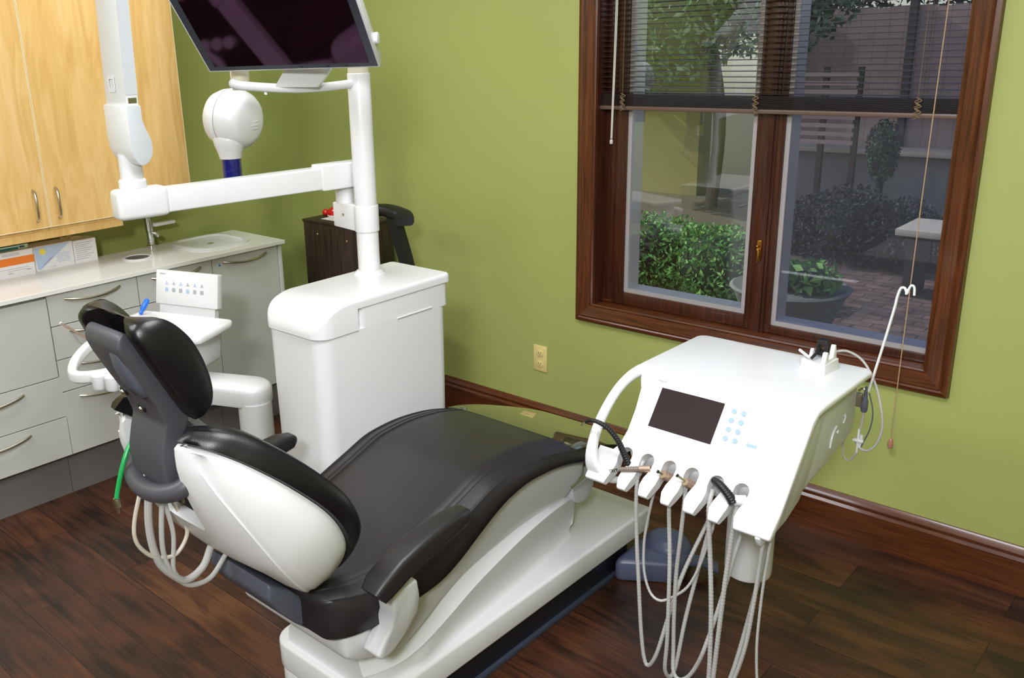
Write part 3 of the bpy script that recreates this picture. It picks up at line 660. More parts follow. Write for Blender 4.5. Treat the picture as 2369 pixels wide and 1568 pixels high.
# release lever on the back of the bracket
lvp = []
for t, w_, n in ((.070, .018, -.044), (.078, .024, -.050), (.11, .027, -.054), (.15, .027, -.050), (.18, .024, -.042), (.195, .016, -.034)):
    lvp.append([hp(x+.036, t, n+.006+dn) for x, dn in [(p[0], p[1]) for p in rrect(w_*2, .030, .012, 4)]])
obj('release_lever', loft(lvp), M_SLATE, hr, smooth=50)
for c in (Vector((2.225, -2.236, 1.070)), Vector((2.272, -2.226, 1.042))):
    q = lathe([(.011, -.004), (.011, .003), (.008, .004)], c, -HN, 20); obj('screw_cap', q, M_BLACKP, hr)
    q = lathe([(.006, .004), (.005, .007), (.002, .008)], c, -HN, 12); obj('screw', q, M_CHROME, hr)
rings = []
for t, th, w_, bk_ in ((-.014, .006, .100, -.002), (-.008, .020, .110, -.012), (.0, .030, .116, -.018), (.019, .042, .120, -.022), (.045, .051, .123, -.024), (.067, .056, .124, -.025), (.10, .061, .125, -.025), (.14, .062, .125, -.026), (.17, .057, .124, -.026), (.195, .049, .121, -.025), (.213, .038, .116, -.024), (.226, .020, .108, -.018), (.232, .004, .098, -.010)):
    half = [(0, .005), (w_*.50, .004), (w_*.62, bk_*.5), (w_*.72, bk_), (w_-.006, bk_), (w_, bk_+.008), (w_+.003, bk_+(th-bk_)*.45), (w_+.001, bk_+(th-bk_)*.8), (w_-.003, th*.985-.001), (w_-.006, th+.001), (w_-.010, th-.003), (w_-.014, th), (w_*.80, th*1.0), (w_*.55, th*.72), (w_*.28, th*.45), (0, th*.35+.006)]
    rings.append([hp(x, t, n) for x, n in half]+[hp(-x, t, n) for x, n in half[::-1][1:-1]])
obj('headrest_cushion', loft(resample(rings, 5)), M_BLACK2, ch, smooth=60)
# collar at the foot of the bracket
cl = []
for k in range(13):
    a = PI*k/12; x = .098*math.cos(a); y = -2.200-.046*math.sin(a); z = .900-.030*math.sin(a)
    cl.append((CX+x, y, z))
obj('bracket_collar', tube(cl, .020, 16, 3), M_SLATE2, ch, label='slate grey collar')

# green suction tubes with couplings clipped to the back of the chair
g = tube([(2.19, -2.205, .955), (2.195, -2.230, .935), (2.20, -2.252, .900), (2.2, -2.268, .858), (2.2, -2.275, .835)], .0052, 12, 6)
g1_ = thing('coupling_tube', 'bright green tube with a clear coupling hanging left of the headrest bracket', 'tube', (2.2, -2.28, .80)); obj('tube', g, M_GREEN, g1_)
q = lathe([(.006, .0), (.007, -.004), (.0075, -.020), (.004, -.024), (.003, -.034), (.001, -.035)], (2.2, -2.276, .835)); obj('coupling', q, M_STEEL, g1_)
g2_ = thing('coupling_tube', 'short green tube with a steel coupling hanging right of the headrest bracket', 'tube', (2.36, -2.21, .85))
obj('tube', tube([(2.358, -2.203, .930), (2.360, -2.209, .910), (2.36, -2.212, .886)], .0052, 12, 4), M_GREEN, g2_)
obj('coupling', lathe([(.0058, .0), (.0065, -.003), (.0065, -.010), (.0048, -.011), (.0048, -.020), (.003, -.021), (.003, -.033), (.001, -.034)], (2.36, -2.212, .887)), M_STEEL, g2_)
# hoses looping under the backrest
hx = 2.25
for nm, lab, pts, r_, m_ in (
    ('suction_hose', 'thick white hose looping lowest left under the chair backrest', [(hx, -2.190, .92), (hx, -2.222, .867), (hx, -2.238, .771), (hx, -2.228, .684), (hx, -2.194, .629), (hx, -2.166, .608), (hx, -2.124, .623), (hx, -2.094, .669), (hx+.03, -2.06, .74)], .0085, M_HOSE),
    ('suction_hose', 'thin cream hose forming the wide left loop under the chair backrest', [(hx-.01, -2.20, .92), (hx, -2.236, .876), (hx, -2.267, .798), (hx, -2.270, .749), (hx, -2.247, .708), (hx, -2.220, .688), (hx, -2.183, .682), (hx, -2.153, .719), (hx, -2.164, .769), (hx, -2.18, .81)], .0045, M_HOSEB),
    ('suction_hose', 'ribbed grey hose in the widest loop, reaching right under the chair backrest', [(hx+.02, -2.18, .88), (hx, -2.197, .831), (hx, -2.214, .723), (hx, -2.206, .655), (hx, -2.178, .606), (hx, -2.149, .587), (hx, -2.108, .587), (hx, -2.066, .624), (hx+.03, -2.03, .70)], .0058, M_HOSE),
    ('suction_hose', 'short grey hose crossing inside the loops under the chair backrest', [(hx+.02, -2.17, .88), (hx, -2.194, .826), (hx, -2.186, .731), (hx, -2.196, .655), (hx, -2.19, .63)], .0052, M_HOSE)):
    o = obj(nm, ribbed(pts, r_, .008, .04) if m_ is M_HOSE else tube(pts, r_, 12, 8), m_); tag(recenter(o), lab, 'hose', 'hoses looping under the backrest')

# ================================================================ TOWER UNIT
tw = thing('water_unit', 'tall white cabinet tower of the dental unit beside the chair', 'dental unit', (1.77, -1.2, 0))
bd = []
for z, k in ((.02, .93), (.50, .965), (.907, .995)):
    rr = rrect(.275*k, .545*(k*.3+.7), .050, 6); bd.append([(1.772+p[0], -1.204+p[1], z) for p in rr])
bdm = loft(bd); merge(bdm, loft([[(1.772+p[0], -1.130+p[1], z) for p in rrect(.2734, .396, .025, 5)] for z in (.895, .974)])); obj('body', bdm, M_WHITE, tw, smooth=40)
capb = B()
def cap_ring(y, zb):
    f = min(1, (y+1.4835)/.122); zt = .912+.088*math.sqrt(max(0, 1-(1-f)**2))
    d = y+1.4835; w_ = .1405-(.052-math.sqrt(max(0, .052**2-(.052-d)**2)) if d < .052 else 0)
    db = -.928-y; w_ -= (.012-math.sqrt(max(0, .012**2-(.012-db)**2))) if db < .012 else 0
    r_ = min(.012, (zt-zb)*.45); pts = [(w_, zb)]
    for k in range(6): a = math.radians(90*k/5); pts.append((w_-r_+r_*math.cos(a), zt-r_+r_*math.sin(a)))
    return [(1.772+p[0], y, p[1]) for p in pts]+[(1.772-p[0], y, p[1]) for p in pts[::-1]]
ys = [-1.4835+.122*(1-math.cos(math.radians(90*k/16)))+.0004 for k in range(17)]+[-1.345, -1.333]
merge(capb, loft([cap_ring(y, .906) for y in ys]))
merge(capb, loft([cap_ring(y, .972) for y in (-1.333, -1.2, -1.05, -.95, -.939, -.933, -.9295)]))
obj('top_cover', capb, M_WHITE, tw, smooth=50)
obj('grip_slot', tube([(1.9095, -1.172, .903), (1.9095, -1.017, .903)], .003, 8, 0), M_WHITE2, tw)
PXC, PYC = 1.702, -1.09
obj('pole_foot', lathe([(.052, 0), (.052, .004), (.044, .012), (.038, .016)], (PXC, PYC, .998)), M_WHITE, tw)
pole = obj('pole', cyl((PXC, PYC, 1.0), (PXC, PYC, 1.635), .036, seg=40, bevel=.003), M_WHITE, tw)
obj('collar', lathe([(.033, 0), (.033, .035), (.0, .036)], (PXC, PYC, 1.635)), M_BEIGE, tw)
br = prism([(1.572, 1.148), (1.71, 1.140), (1.71, 1.228), (1.572, 1.228)], 'y', PYC-.030, PYC+.030, .004); merge(br, cyl((PXC, PYC, 1.142), (PXC, PYC, 1.226), .040, seg=40, bevel=.002))
bk = obj('clamp_bracket', br, M_WHITE, tw)
obj('clamp_screw', cyl((1.625, PYC-.033, 1.192), (1.625, PYC-.028, 1.192), .004, seg=12), M_STEEL, bk)

# articulated arm: horizontal beam, end block, elbow, upright arm
AD = Vector((-.139, -.990, 0)); AN = Vector((.990, -.139, 0)); A0 = Vector((1.622, -1.09, 0))
def arm_box(l0, l1, hw_, z0, z1, r):
    b = box(0, 1, 0, 1, 0, 1)
    b.free(); b = box(l0, l1, -hw_, hw_, z0, z1, r, 3); xf(b, frame(A0, AD, AN, (0, 0, 1))); return b
aa = thing('lamp_arm', 'white jointed arm spanning from the pole to the tall upright arm', 'arm', (1.6, -1.09, 1.22))
obj('pivot_stub', cyl((1.603, -1.09, 1.226), (1.603, -1.09, 1.288), .031, seg=32), M_WHITE, aa)
obj('sleeve', arm_box(-.055, .115, .034, 1.280, 1.360, .005), M_WHITE, aa)
obj('beam', arm_box(.10, .63, .030, 1.284, 1.352, .005), M_WHITE, aa)
obj('end_block', arm_box(.618, .765, .036, 1.277, 1.360, .014), M_WHITE, aa)
obj('swivel_ring', lathe([(.036, 0), (.038, .003), (.038, .020), (.033, .026)], (1.513, -1.783, 1.359)), M_WHITE, aa)
obj('swivel_tube', cyl((1.513, -1.783, 1.38), (1.513, -1.783, 1.450), .031, seg=32), M_WHITE, aa)
el = [(-1.812, 1.587), (-1.768, 1.584), (-1.768, 1.545), (-1.762, 1.525), (-1.754, 1.506), (-1.748, 1.485), (-1.748, 1.465), (-1.752, 1.448), (-1.762, 1.434), (-1.775, 1.426), (-1.788, 1.425), (-1.798, 1.433), (-1.807, 1.450), (-1.812, 1.472), (-1.813, 1.510)]
# rounded elbow: profile with a rolled under left side
elb = prism(el, 'x', 1.46, 1.585, .004, 2)
for v in elb.verts:
    if v.co.z < 1.50:
        t = (1.50-v.co.z)/.08; c = 1.524; lim = .0625*math.sqrt(max(0, 1-min(1, t)**2*.62)); v.co.x = v.co.x+(.0625-lim)*(1.3 if v.co.x < c else .12)
for f in elb.faces:
    if f.calc_center_median().x > 1.578 and abs(f.normal.x) > .9: f.material_index = 1
obj('elbow', elb, [M_WHITE, M_PALE], aa, smooth=40)
ua = loft([[(1.465+dx, y0, z), (1.578+dx, y0, z), (1.578+dx, y0+.036, z), (1.465+dx, y0+.036, z)] for z, y0, dx in ((1.58, -1.806, 0), (2.45, -1.79, .02))]); bev(ua, .003, 2)
ux = obj('upright_arm', ua, M_WHITE, aa)
obj('side_plate', loft([[(1.5785+dx, y0+.001, z), (1.5795+dx, y0+.001, z), (1.5795+dx, y0+.035, z), (1.5785+dx, y0+.035, z)] for z, y0, dx in ((1.612, -1.806, .0006), (2.45, -1.79, .0202))]), M_PALE, ux, label='pale grey side plate')
gr = box(1.576, 1.5795, -1.800, -1.776, 1.590, 1.604); obj('spring_vent', gr, M_STEEL, ux, label='small ribbed metal vent')
q = B(); 
for p in ((-.018, 1.63), ):
    merge(q, prism([(1.512+a, 1.640+c) for a, c in rrect(.036, .042, .006)], 'y', -1.8075, -1.8062)); 
obj('embossed_mark', boolean(q, [prism([(1.512+a, 1.640+c) for a, c in rrect(.022, .026, .004)], 'y', -1.9, -1.7)]), M_WHITE2, ux)

# monitor on a curved tube
mo = thing('monitor', 'white-framed flat monitor tilted down with a dark screen at the top', 'monitor', (1.70, -1.33, 1.60))
DS = Vector((-.405, .591, -.698)).normalized(); DH = Vector((.862, .507, 0)).normalized(); DS = (DS-DH*DS.dot(DH)).normalized(); MN = DH.cross(-DS).normalized()
if MN.dot(Vector((3.87, -3.03, 1.72))-Vector((1.7, -1.3, 1.7))) < 0: MN = -MN
Mc = (Vector((1.501, -1.491, 1.656))+Vector((1.949, -1.228, 1.656)))/2
def mframe(): return frame(Mc, DH, -DS, MN)
Wm, Hm = .519, .335
q = prism([(-Wm/2, 0), (Wm/2, 0), (Wm/2, Hm), (-Wm/2, Hm)], 'z', -.034, 0, .002)
q2 = loft([[(x*k, Hm/2+(y-Hm/2)*k, z) for x, y in ((-Wm/2, 0), (Wm/2, 0), (Wm/2, Hm), (-Wm/2, Hm))] for k, z in ((1.0, -.033), (.985, -.042), (.93, -.052))]); merge(q, q2)
xf(q, mframe()); fr = obj('frame', q, M_WHITE, mo, smooth=30)
q = prism([(-Wm/2+.005, .006), (Wm/2-.005, .006), (Wm/2-.005, Hm-.005), (-Wm/2+.005, Hm-.005)], 'z', 0, .0008); xf(q, mframe()); obj('bezel', q, M_BEZEL, mo, label='blue-grey bezel')
q = prism([(-Wm/2+.027, .022), (Wm/2-.027, .022), (Wm/2-.027, Hm-.025), (-Wm/2+.027, Hm-.025)], 'z', .0008, .0014); xf(q, mframe()); obj('screen', q, M_SCREEN, mo, label='dark glossy screen')
for x in (.03, .11, .165):
    q = prism([(x+a, .012+c) for a, c in rrect(.008, .006, .002)], 'z', .0008, .0012); xf(q, mframe()); obj('button', q, M_BLACKP, mo)
q = cyl((Wm/2-.004, .08, -.03), (Wm/2+.010, .08, -.03), .016, seg=24, bevel=.004); xf(q, mframe()); obj('side_knob', q, M_WHITE, mo)
nk = loft([[(1.630, -1.360, 1.606), (1.722, -1.270, 1.602), (1.712, -1.255, 1.602), (1.618, -1.345, 1.606)], [(1.660, -1.345, 1.650), (1.758, -1.250, 1.650), (1.740, -1.225, 1.650), (1.640, -1.320, 1.650)], [(1.680, -1.33, 1.76), (1.780, -1.262, 1.76), (1.760, -1.24, 1.76), (1.665, -1.31, 1.76)]]); bev(nk, .003); obj('neck', nk, M_WHITE, mo)
TL = Vector((1.557, -1.45, 1.622))
obj('curved_tube', tube([(1.702, -1.095, 1.606), (1.700, -1.15, 1.603), (1.688, -1.225, 1.600), (1.655, -1.295, 1.600), (1.615, -1.365, 1.606), (1.575, -1.43, 1.615), TL], .013, 16, 6), M_WHITE, mo)
obj('tube_end', sphere(TL, .014), M_WHITE, mo)
q = lathe([(.026, 0), (.027, .004), (.027, .070), (.024, .075)], (1.500, -1.385, 1.600)); obj('rear_stub', q, M_BEIGE, mo)
obj('small_knob', lathe([(.004, -.012), (.005, -.010), (.004, 0.004)], (1.606, -1.374, 1.598)), M_WHITE, mo)
obj('stub_bridge', tube([(1.500, -1.385, 1.617), (1.54, -1.43, 1.618), (1.56, -1.45, 1.62)], .012, 12, 4), M_WHITE, mo)

# x-ray head
xr = thing('xray_head', 'round white x-ray tube head with a navy blue cone behind the beam', 'x-ray machine', (1.19, -1.22, 1.3))
XC = Vector((1.187, -1.211, 1.490)); VW = Vector((.76, -.60, .08)).normalized()
XA = Vector((.95, .26, -.05)).normalized()      # drum axis, pointing right-front
q = lathe([(.0, -.094), (.035, -.091), (.065, -.080), (.088, -.058), (.099, -.028), (.1025, -.004), (.1015, -.0025), (.1025, -.001), (.1025, .012), (.100, .030), (.092, .050), (.080, .066), (.068, .074), (.058, .077), (.030, .081), (0, .082)], XC-XA*.0, XA, 56)
drum = obj('drum', q, M_WHITE, xr, smooth=50)
obj('seam_ring', lathe([(.1022, -.0010), (.1031, -.0008), (.1031, .0004), (.1022, .0006)], XC-XA*.0025, XA, 56), M_SEAM, xr)
for k in range(3):
    c = XC+XA*(.0805-.002*abs(k-1))+Vector((0, 0, -.012*k-.004)); obj('embossed_line', tube([c+Vector((-.00, -.024, .002)), c+Vector((.002, 0, -.001)), c+Vector((0, .024, .001))], .0012, 6, 4), M_SHELL, xr)
bx_ = Vector((1.200, -1.245, 0))
q = lathe([(.02, 1.47), (.050, 1.445), (.0545, 1.425), (.0515, 1.408), (.046, 1.393), (.041, 1.378), (.0375, 1.362)], bx_, (0, 0, 1), 40); obj('neck', q, M_WHITE, xr, smooth=60)
q = lathe([(.033, 1.363), (.033, 1.326), (.034, 1.325), (.034, 1.321), (.033, 1.320), (.033, 1.268), (.030, 1.266), (0, 1.268)], bx_, (0, 0, 1), 40); obj('cone', q, M_BLUE, xr, label='navy blue cone')
q = tube([(1.203, -1.197, 1.58), (1.200, -1.195, 1.66), (1.15, -1.16, 1.78), (1.0, -1.06, 1.88)], .018, 16, 6); obj('yoke', q, M_WHITE, xr)
q = tube([(1.0, -1.06, 1.88), (.7, -.95, 2.0), (.4, -.82, 2.15)], .028, 16, 4); merge(q, tube([(.4, -.82, 2.15), (.2, -.78, 2.12), (.035, -.75, 2.10)], .03, 16, 4)); merge(q, box(.002, .04, -.85, -.65, 2.02, 2.18, .008)); obj('wall_arm', q, M_WHITE, xr)

# ================================================================ ASSISTANT UNIT
au = thing('assistant_unit', 'white assistant tray on a jointed arm behind the headrest', 'tray unit', (1.45, -1.4, 0))
AE = Vector((.928, .372, 0)); AF = Vector((-.372, .928, 0))     # along and across the tray (AF points away)
# post and arm
obj('post', cyl((1.475, -1.43, 0), (1.475, -1.43, .60), .056, seg=40), M_WHITE, au)
def armplan(c0, c1, r0, r1, n=10):
    c0 = Vector(c0); c1 = Vector(c1); d = (c1-c0).normalized(); pr = Vector((-d.y, d.x)); pts = []
    for k in range(n+1):
        a = -PI/2+PI*k/n; v = d*math.cos(a)+pr*math.sin(a); pts.append(c1+v*r1)
    for k in range(n+1):
        a = PI/2+PI*k/n; v = d*math.cos(a)+pr*math.sin(a); pts.append(c0+v*r0)
    return [(p.x, p.y) for p in pts]
ap = armplan((1.18, -1.55), (1.460, -1.425), .062, .066)
def scp(pts, k, z):
    cx = sum(p[0] for p in pts)/len(pts); cy = sum(p[1] for p in pts)/len(pts); return [(cx+(p[0]-cx)*k, cy+(p[1]-cy)*k, z) for p in pts]
obj('swing_arm', loft([scp(ap, .98, .592), scp(ap, 1.0, .600), scp(ap, 1.0, .640), scp(ap, .97, .653), scp(ap, .90, .658)]), M_WHITE, au, smooth=50)
obj('riser', cyl((1.16, -1.53, .60), (1.16, -1.53, .77), .035), M_WHITE, au)
# tray: corners
tc_ = [(1.255, -1.366), (1.205, -1.300), (.885, -1.432), (.955, -1.640), (1.285, -1.545), (1.305, -1.530)]
def poly_round(pts, r, n=4):
    out = []; m_ = len(pts)
    for i in range(m_):
        p = Vector(pts[i]); a = (Vector(pts[i-1])-p); c = (Vector(pts[(i+1) % m_])-p); rr = min(r, a.length/2.2, c.length/2.2)
        p0 = p+a.normalized()*rr; p1 = p+c.normalized()*rr
        for k in range(n+1):
            t = k/n; q = p0*(1-t)**2+p*2*t*(1-t)+p1*t*t; out.append((q.x, q.y))
    return out
tr = poly_round([(1.262, -1.352), (.850, -1.500), (.930, -1.690), (1.312, -1.560)], .03)
tr = poly_round([(1.245, -1.325), (.862, -1.462), (.930, -1.665), (1.335, -1.530)], .03)
trf = poly_round([(1.225, -1.328), (.870, -1.455), (.945, -1.650), (1.312, -1.545)], .025)
tray = loft([scp(tr, .985, .790), scp(tr, 1.0, .793), scp(tr, 1.0, .808), scp(tr, .985, .812), scp(tr, .93, .812), scp(tr, .92, .809)]); obj('tray_top', tray, M_WHITE, au, smooth=50)
hb_ = poly_round([(1.205, -1.350), (.900, -1.455), (.975, -1.640), (1.285, -1.535)], .03)
obj('tray_housing', loft([scp(hb_, .92, .672), scp(hb_, .97, .684), scp(hb_, 1.02, .792)]), M_WHITE, au, smooth=50)
# control panel standing on the back of the tray
PE = Vector((.950, .312, 0)).normalized(); PU = Vector((-.10, .20, .97)).normalized(); PN = PE.cross(PU)
P0 = Vector((1.035, -1.352, .800))
def pf(): return frame(P0, PE, PU, PN)
q = prism([(-.040+a, c) for a, c in rrect(.255, .080, .003)], 'z', -.020, .0, 0); xf(q, frame(P0+PU*.012, PE, PU, PN)); obj('panel_stem', q, M_WHITE, au)
q = prism([(-.040+a, .089+c) for a, c in rrect(.285, .126, .006)], 'z', -.022, .006, .003); xf(q, pf()); pn = obj('control_panel', q, M_WHITE, au, smooth=40)
for i in range(6):
    x = -.130+i*.0325
    q = prism([(x-.009, .100), (x+.009, .100), (x+.004, .104), (x+.001, .112), (x-.001, .112), (x-.004, .104)], 'z', .006, .0066); xf(q, pf()); obj('chair_symbol', q, M_PRINT if i % 2 else M_PRINTB, pn)
    q = prism([(x+a, .081+c) for a, c in rrect(.015, .015, .003)], 'z', .006, .0066); xf(q, pf()); obj('key_symbol', q, M_PRINT if i % 3 else M_PRINTB, pn)
q = prism([(-.150+a, .138+c) for a, c in rrect(.026, .004, .001)], 'z', .006, .0066); xf(q, pf()); obj('printed_mark', q, M_PRINT, pn)
# holder arm with loops at the left
lp = tube([(1.06, -1.73, .755), (1.03, -1.760, .765), (.985, -1.775, .768)], .012, 10, 4); lp.free()
def ribbon(pts, w, h, r=.006):
    P = smoothpath(pts, 6); rings = []
    for i, p in enumerate(P):
        t = (P[min(i+1, len(P)-1)]-P[max(i-1, 0)]); t.z = 0; t.normalize(); sd_ = Vector((t.y, -t.x, 0))
        rings.append([p+sd_*a+Vector((0, 0, c)) for a, c in rrect(w, h, r, 3)])
    return loft(rings)
hpnts = [(.945, -1.650, .772), (.925, -1.710, .752), (.935, -1.765, .722), (.965, -1.800, .698), (1.005, -1.815, .690), (1.05, -1.800, .692), (1.10, -1.755, .700), (1.13, -1.70, .71), (1.13, -1.66, .72)]
ho = obj('holder_bow', ribbon(hpnts, .032, .040, .010), M_WHITE, au, smooth=50)
for c in ((1.115, -1.782, .690), (1.163, -1.760, .690), (1.211, -1.738, .690)):
    obj('instrument_holder', lathe([(.0, -.027), (.021, -.026), (.024, -.019), (.025, .020), (.021, .026), (0, .027)], c, (0, 0, 1), 24), M_WHITE, au)
# slim steel tray handle/instrument sticking out left
ins = thing('dental_probe', 'thin steel instrument arm pointing left from the holder behind the headrest', 'instrument', (.9, -1.68, .76))
obj('shaft', tube([(.585, -1.655, .755), (.70, -1.668, .757), (.93, -1.70, .765)], .0045, 10, 4), M_ROSE, ins); obj('white_tip', sphere((.583, -1.655, .755), .007), M_WHITE2, ins)
obj('clear_guard', tube([(.70, -1.668, .745), (.80, -1.69, .735), (.93, -1.715, .745)], .004, 8, 4), M_CLEAR, ins)
# blue handled instrument behind the headrest
bh = thing('blue_instrument', 'blue-handled instrument standing in the tray behind the headrest', 'instrument', (.87, -1.47, .80))
b0 = Vector((.905, -1.500, .812)); b1 = Vector((.905, -1.462, .862))
obj('handle', lathe([(.004, 0), (.0075, .006), (.007, .016), (.010, .024), (.010, .054), (.007, .062), (.0, .064)], b0, b1-b0, 16), M_BLUEP, bh)

# ================================================================ INSTRUMENT TABLE
it = thing('instrument_table', 'white dentist instrument table with screen and five handpiece notches in front of the window', 'table', (2.87, -.80, .2))
TX0, TX1 = 2.628, 3.134
th50 = math.radians(50)
prof_top = [(-.590, .845), (-.93, .850)]
for k in range(1, 7):
    a = math.radians(90+50*k/6); prof_top.append((-.955+.10*math.cos(a)*1.0, .750+.10*math.sin(a)))
def ps(s, n=0): return (-.98-math.cos(th50)*s-math.sin(th50)*n, .850-math.sin(th50)*s+math.cos(th50)*n)
prof_top = [(-.590, .846), (-.92, .850), (-.965, .848), (-.998, .832)]+[ps(s) for s in (.05, .15, .20, .235)]+[(-1.150, .650), (-1.182, .625), (-1.200, .606)]
# offset polygon for thickness
def offset(poly, d):
    out = []
    for i, p in enumerate(poly):
        a = Vector(poly[max(i-1, 0)]); c = Vector(poly[min(i+1, len(poly)-1)]); t = (c-a).normalized(); n = Vector((t.y, -t.x))
        if n.y > 0: n = -n
        if abs(n.y) < .2 and n.x < 0: n = -n
        dd = d[i] if isinstance(d, list) else d
        out.append((p[0]+n.x*dd, p[1]+n.y*dd))
    return out
thk = [.016, .018, .02, .024, .026, .026, .028, .030, .030, .026, .018]
low = offset(prof_top, thk)
plate = prism(prof_top+low[::-1], 'x', TX0, TX1, 0)
es = [e for e in plate.edges if abs(e.verts[0].co.x-e.verts[1].co.x) < 1e-4 and min(v.co.y for v in e.verts) > -.595]
bmesh.ops.bevel(plate, geom=es, offset=.030, segments=5, affect='EDGES', profile=.5)
es = [e for e in plate.edges if abs(e.verts[0].co.x-e.verts[1].co.x) < 1e-4 and max(v.co.y for v in e.verts) < -1.19 and e.verts[0].co.x > 3]
bmesh.ops.bevel(plate, geom=es, offset=.022, segments=4, affect='EDGES', profile=.5)
bev(plate, .006, 3, 40)
cutters = []
NX = [2.712, 2.775, 2.838, 2.900, 2.966, 3.030]
nv = Vector((0, -math.sin(th50), math.cos(th50))); sv = Vector((0, -math.cos(th50), -math.sin(th50))); xv = Vector((1, 0, 0))
for i, x in enumerate(NX):
    # plan of the notch in (x, s): round top, widening outlet
    pts = []
    R_ = .0185
    for k in range(13):
        a = PI*k/12; pts.append((x+R_*math.cos(a), .234-R_*math.sin(a)))
    pts += [(x-R_, .246), (x-.0145, .268), (x-.0150, .288), (x-.020, .312), (x-.032, .36), (x+.026, .36), (x+.014, .320), (x+.0085, .300), (x+.010, .280), (x+R_, .252)]
    c = prism(pts, 'z', -.12, .12)
    xf(c, frame((0, -.98, .85), xv, sv, nv)); cutters.append(c)
# handle slot along the left side
slot = [(2.60, .012), (2.664, .012), (2.680, .05), (2.688, .11), (2.690, .17), (2.684, .215), (2.672, .232), (2.60, .232)]
c = prism(slot, 'z', -.2, .2); xf(c, frame((0, -.98, .85), xv, sv, nv)); cutters.append(c)
# open the foot of the right leg and the left handle corner
plate = boolean(plate, cutters)
obj('table_top', plate, M_WHITE, it, smooth=35)
hp_ = [(-.955, .842, 2.630, 2.672, .012), (-1.00, .836, 2.628, 2.658, .012), (-1.05, .817, 2.625, 2.650, .012), (-1.10, .782, 2.622, 2.647, .012), (-1.145, .734, 2.620, 2.646, .012), (-1.172, .685, 2.620, 2.649, .012), (-1.180, .648, 2.621, 2.660, .012), (-1.172, .618, 2.624, 2.676, .012), (-1.150, .596, 2.630, 2.690, .012), (-1.125, .585, 2.640, 2.696, .008)]
rings = []
for i, (y, z, x0, x1, h) in enumerate(hp_):
    a = Vector(hp_[min(i+1, len(hp_)-1)][:2])-Vector(hp_[max(i-1, 0)][:2]); a.normalize(); nrm = Vector((-a.y, a.x))
    rings.append([((x0+x1)/2+p[0], y+nrm.x*p[1], z+nrm.y*p[1]) for p in rrect(x1-x0, h*2, min(.010, h*.9), 4)])
obj('grip_handle', loft(resample(rings, 3)), M_WHITE, it, smooth=50)
# raised rim on the right side and underbody
ub = [(-.600, .828), (-.96, .830), (-1.02, .79), (-1.075, .725), (-1.10, .66), (-1.075, .60), (-1.02, .583), (-.88, .612), (-.66, .645), (-.605, .66), (-.594, .70)]
obj('underbody', prism(ub, 'x', 2.700, 3.098, .012, 3), M_WHITE2, it, smooth=40)
rp = [(-.86, .806), (-.99, .795), (-1.05, .755), (-1.11, .69), (-1.165, .63), (-1.20, .60), (-1.185, .575), (-1.12, .575), (-1.05, .585), (-.98, .61), (-.93, .67)]
obj('side_cheek', prism(rp, 'x', 3.098, 3.112, .004), M_WHITE2, it)
sc_ = prism([(2.738, .033), (2.915, .035), (2.9165, .147), (2.740, .145)], 'z', .0002, .0014); xf(sc_, frame((0, -.98, .85), xv, sv, nv)); 
# panel surface lies at n = 0 for s>0.05; recessed look
obj('display', sc_, M_TSCREEN, it, label='dark display screen')
q = B()
for X, s in ((2.944, .048), (2.969, .048), (2.945, .072), (2.970, .072), (2.946, .097), (2.971, .097), (2.947, .121), (2.972, .121)):
    c = cyl((0, 0, .0), (0, 0, .0018), .0068, seg=20); xf(c, frame(Vector((0, -.98, .85))+xv*X+sv*s, xv, sv, nv)); obj('button', c, M_BTN, it, label='round pale blue button')
def mark(pts, m, name, n0=.0002, n1=.0009):
    c = prism(pts, 'z', n0, n1); xf(c, frame((0, -.98, .85), xv, sv, nv)); return obj(name, c, m, it)
mark([(3.002, .118), (3.028, .118), (3.028, .126), (3.002, .126)], M_BTN, 'printed_field')
mark([(2.722, .0245), (3.030, .0265), (3.030, .0272), (2.722, .0252)], M_PALE, 'panel_line')
# small blurred maker mark: short grey strokes
q = B()
for i in range(6): merge(q, prism([(2.7195+i*.0042+a, .0165+c) for a, c in rrect(.0028, .0045, .0008, 2)], 'z', .0002, .0009))
xf(q, frame((0, -.98, .85), xv, sv, nv)); obj('printed_mark', q, M_PRINT, it)
# symbol on the side of the underbody
sy = tube([(3.0995, -.735, .722), (3.0995, -.752, .715), (3.0995, -.766, .695), (3.0995, -.770, .672)], .0025, 8, 5); merge(sy, tube([(3.0995, -.690, .735), (3.0995, -.680, .738), (3.0995, -.678, .728), (3.0995, -.690, .716), (3.0995, -.676, .714)], .0016, 8, 4)); merge(sy, tube([(3.0995, -.735, .705), (3.0995, -.728, .698), (3.0995, -.722, .706)], .0016, 8, 4))
obj('embossed_symbol', sy, M_WHITE, it)
col = lathe([(.0, 0), (.050, .003), (.064, .014), (.0665, .03), (.0665, .44), (.06, .46)], (2.892, -.735, .19)); obj('column', col, M_WHITE, it)
# handpieces and couplings resting in the notches
def sp(X, s, n): return Vector((0, -.98, .85))+xv*X+sv*s+nv*n
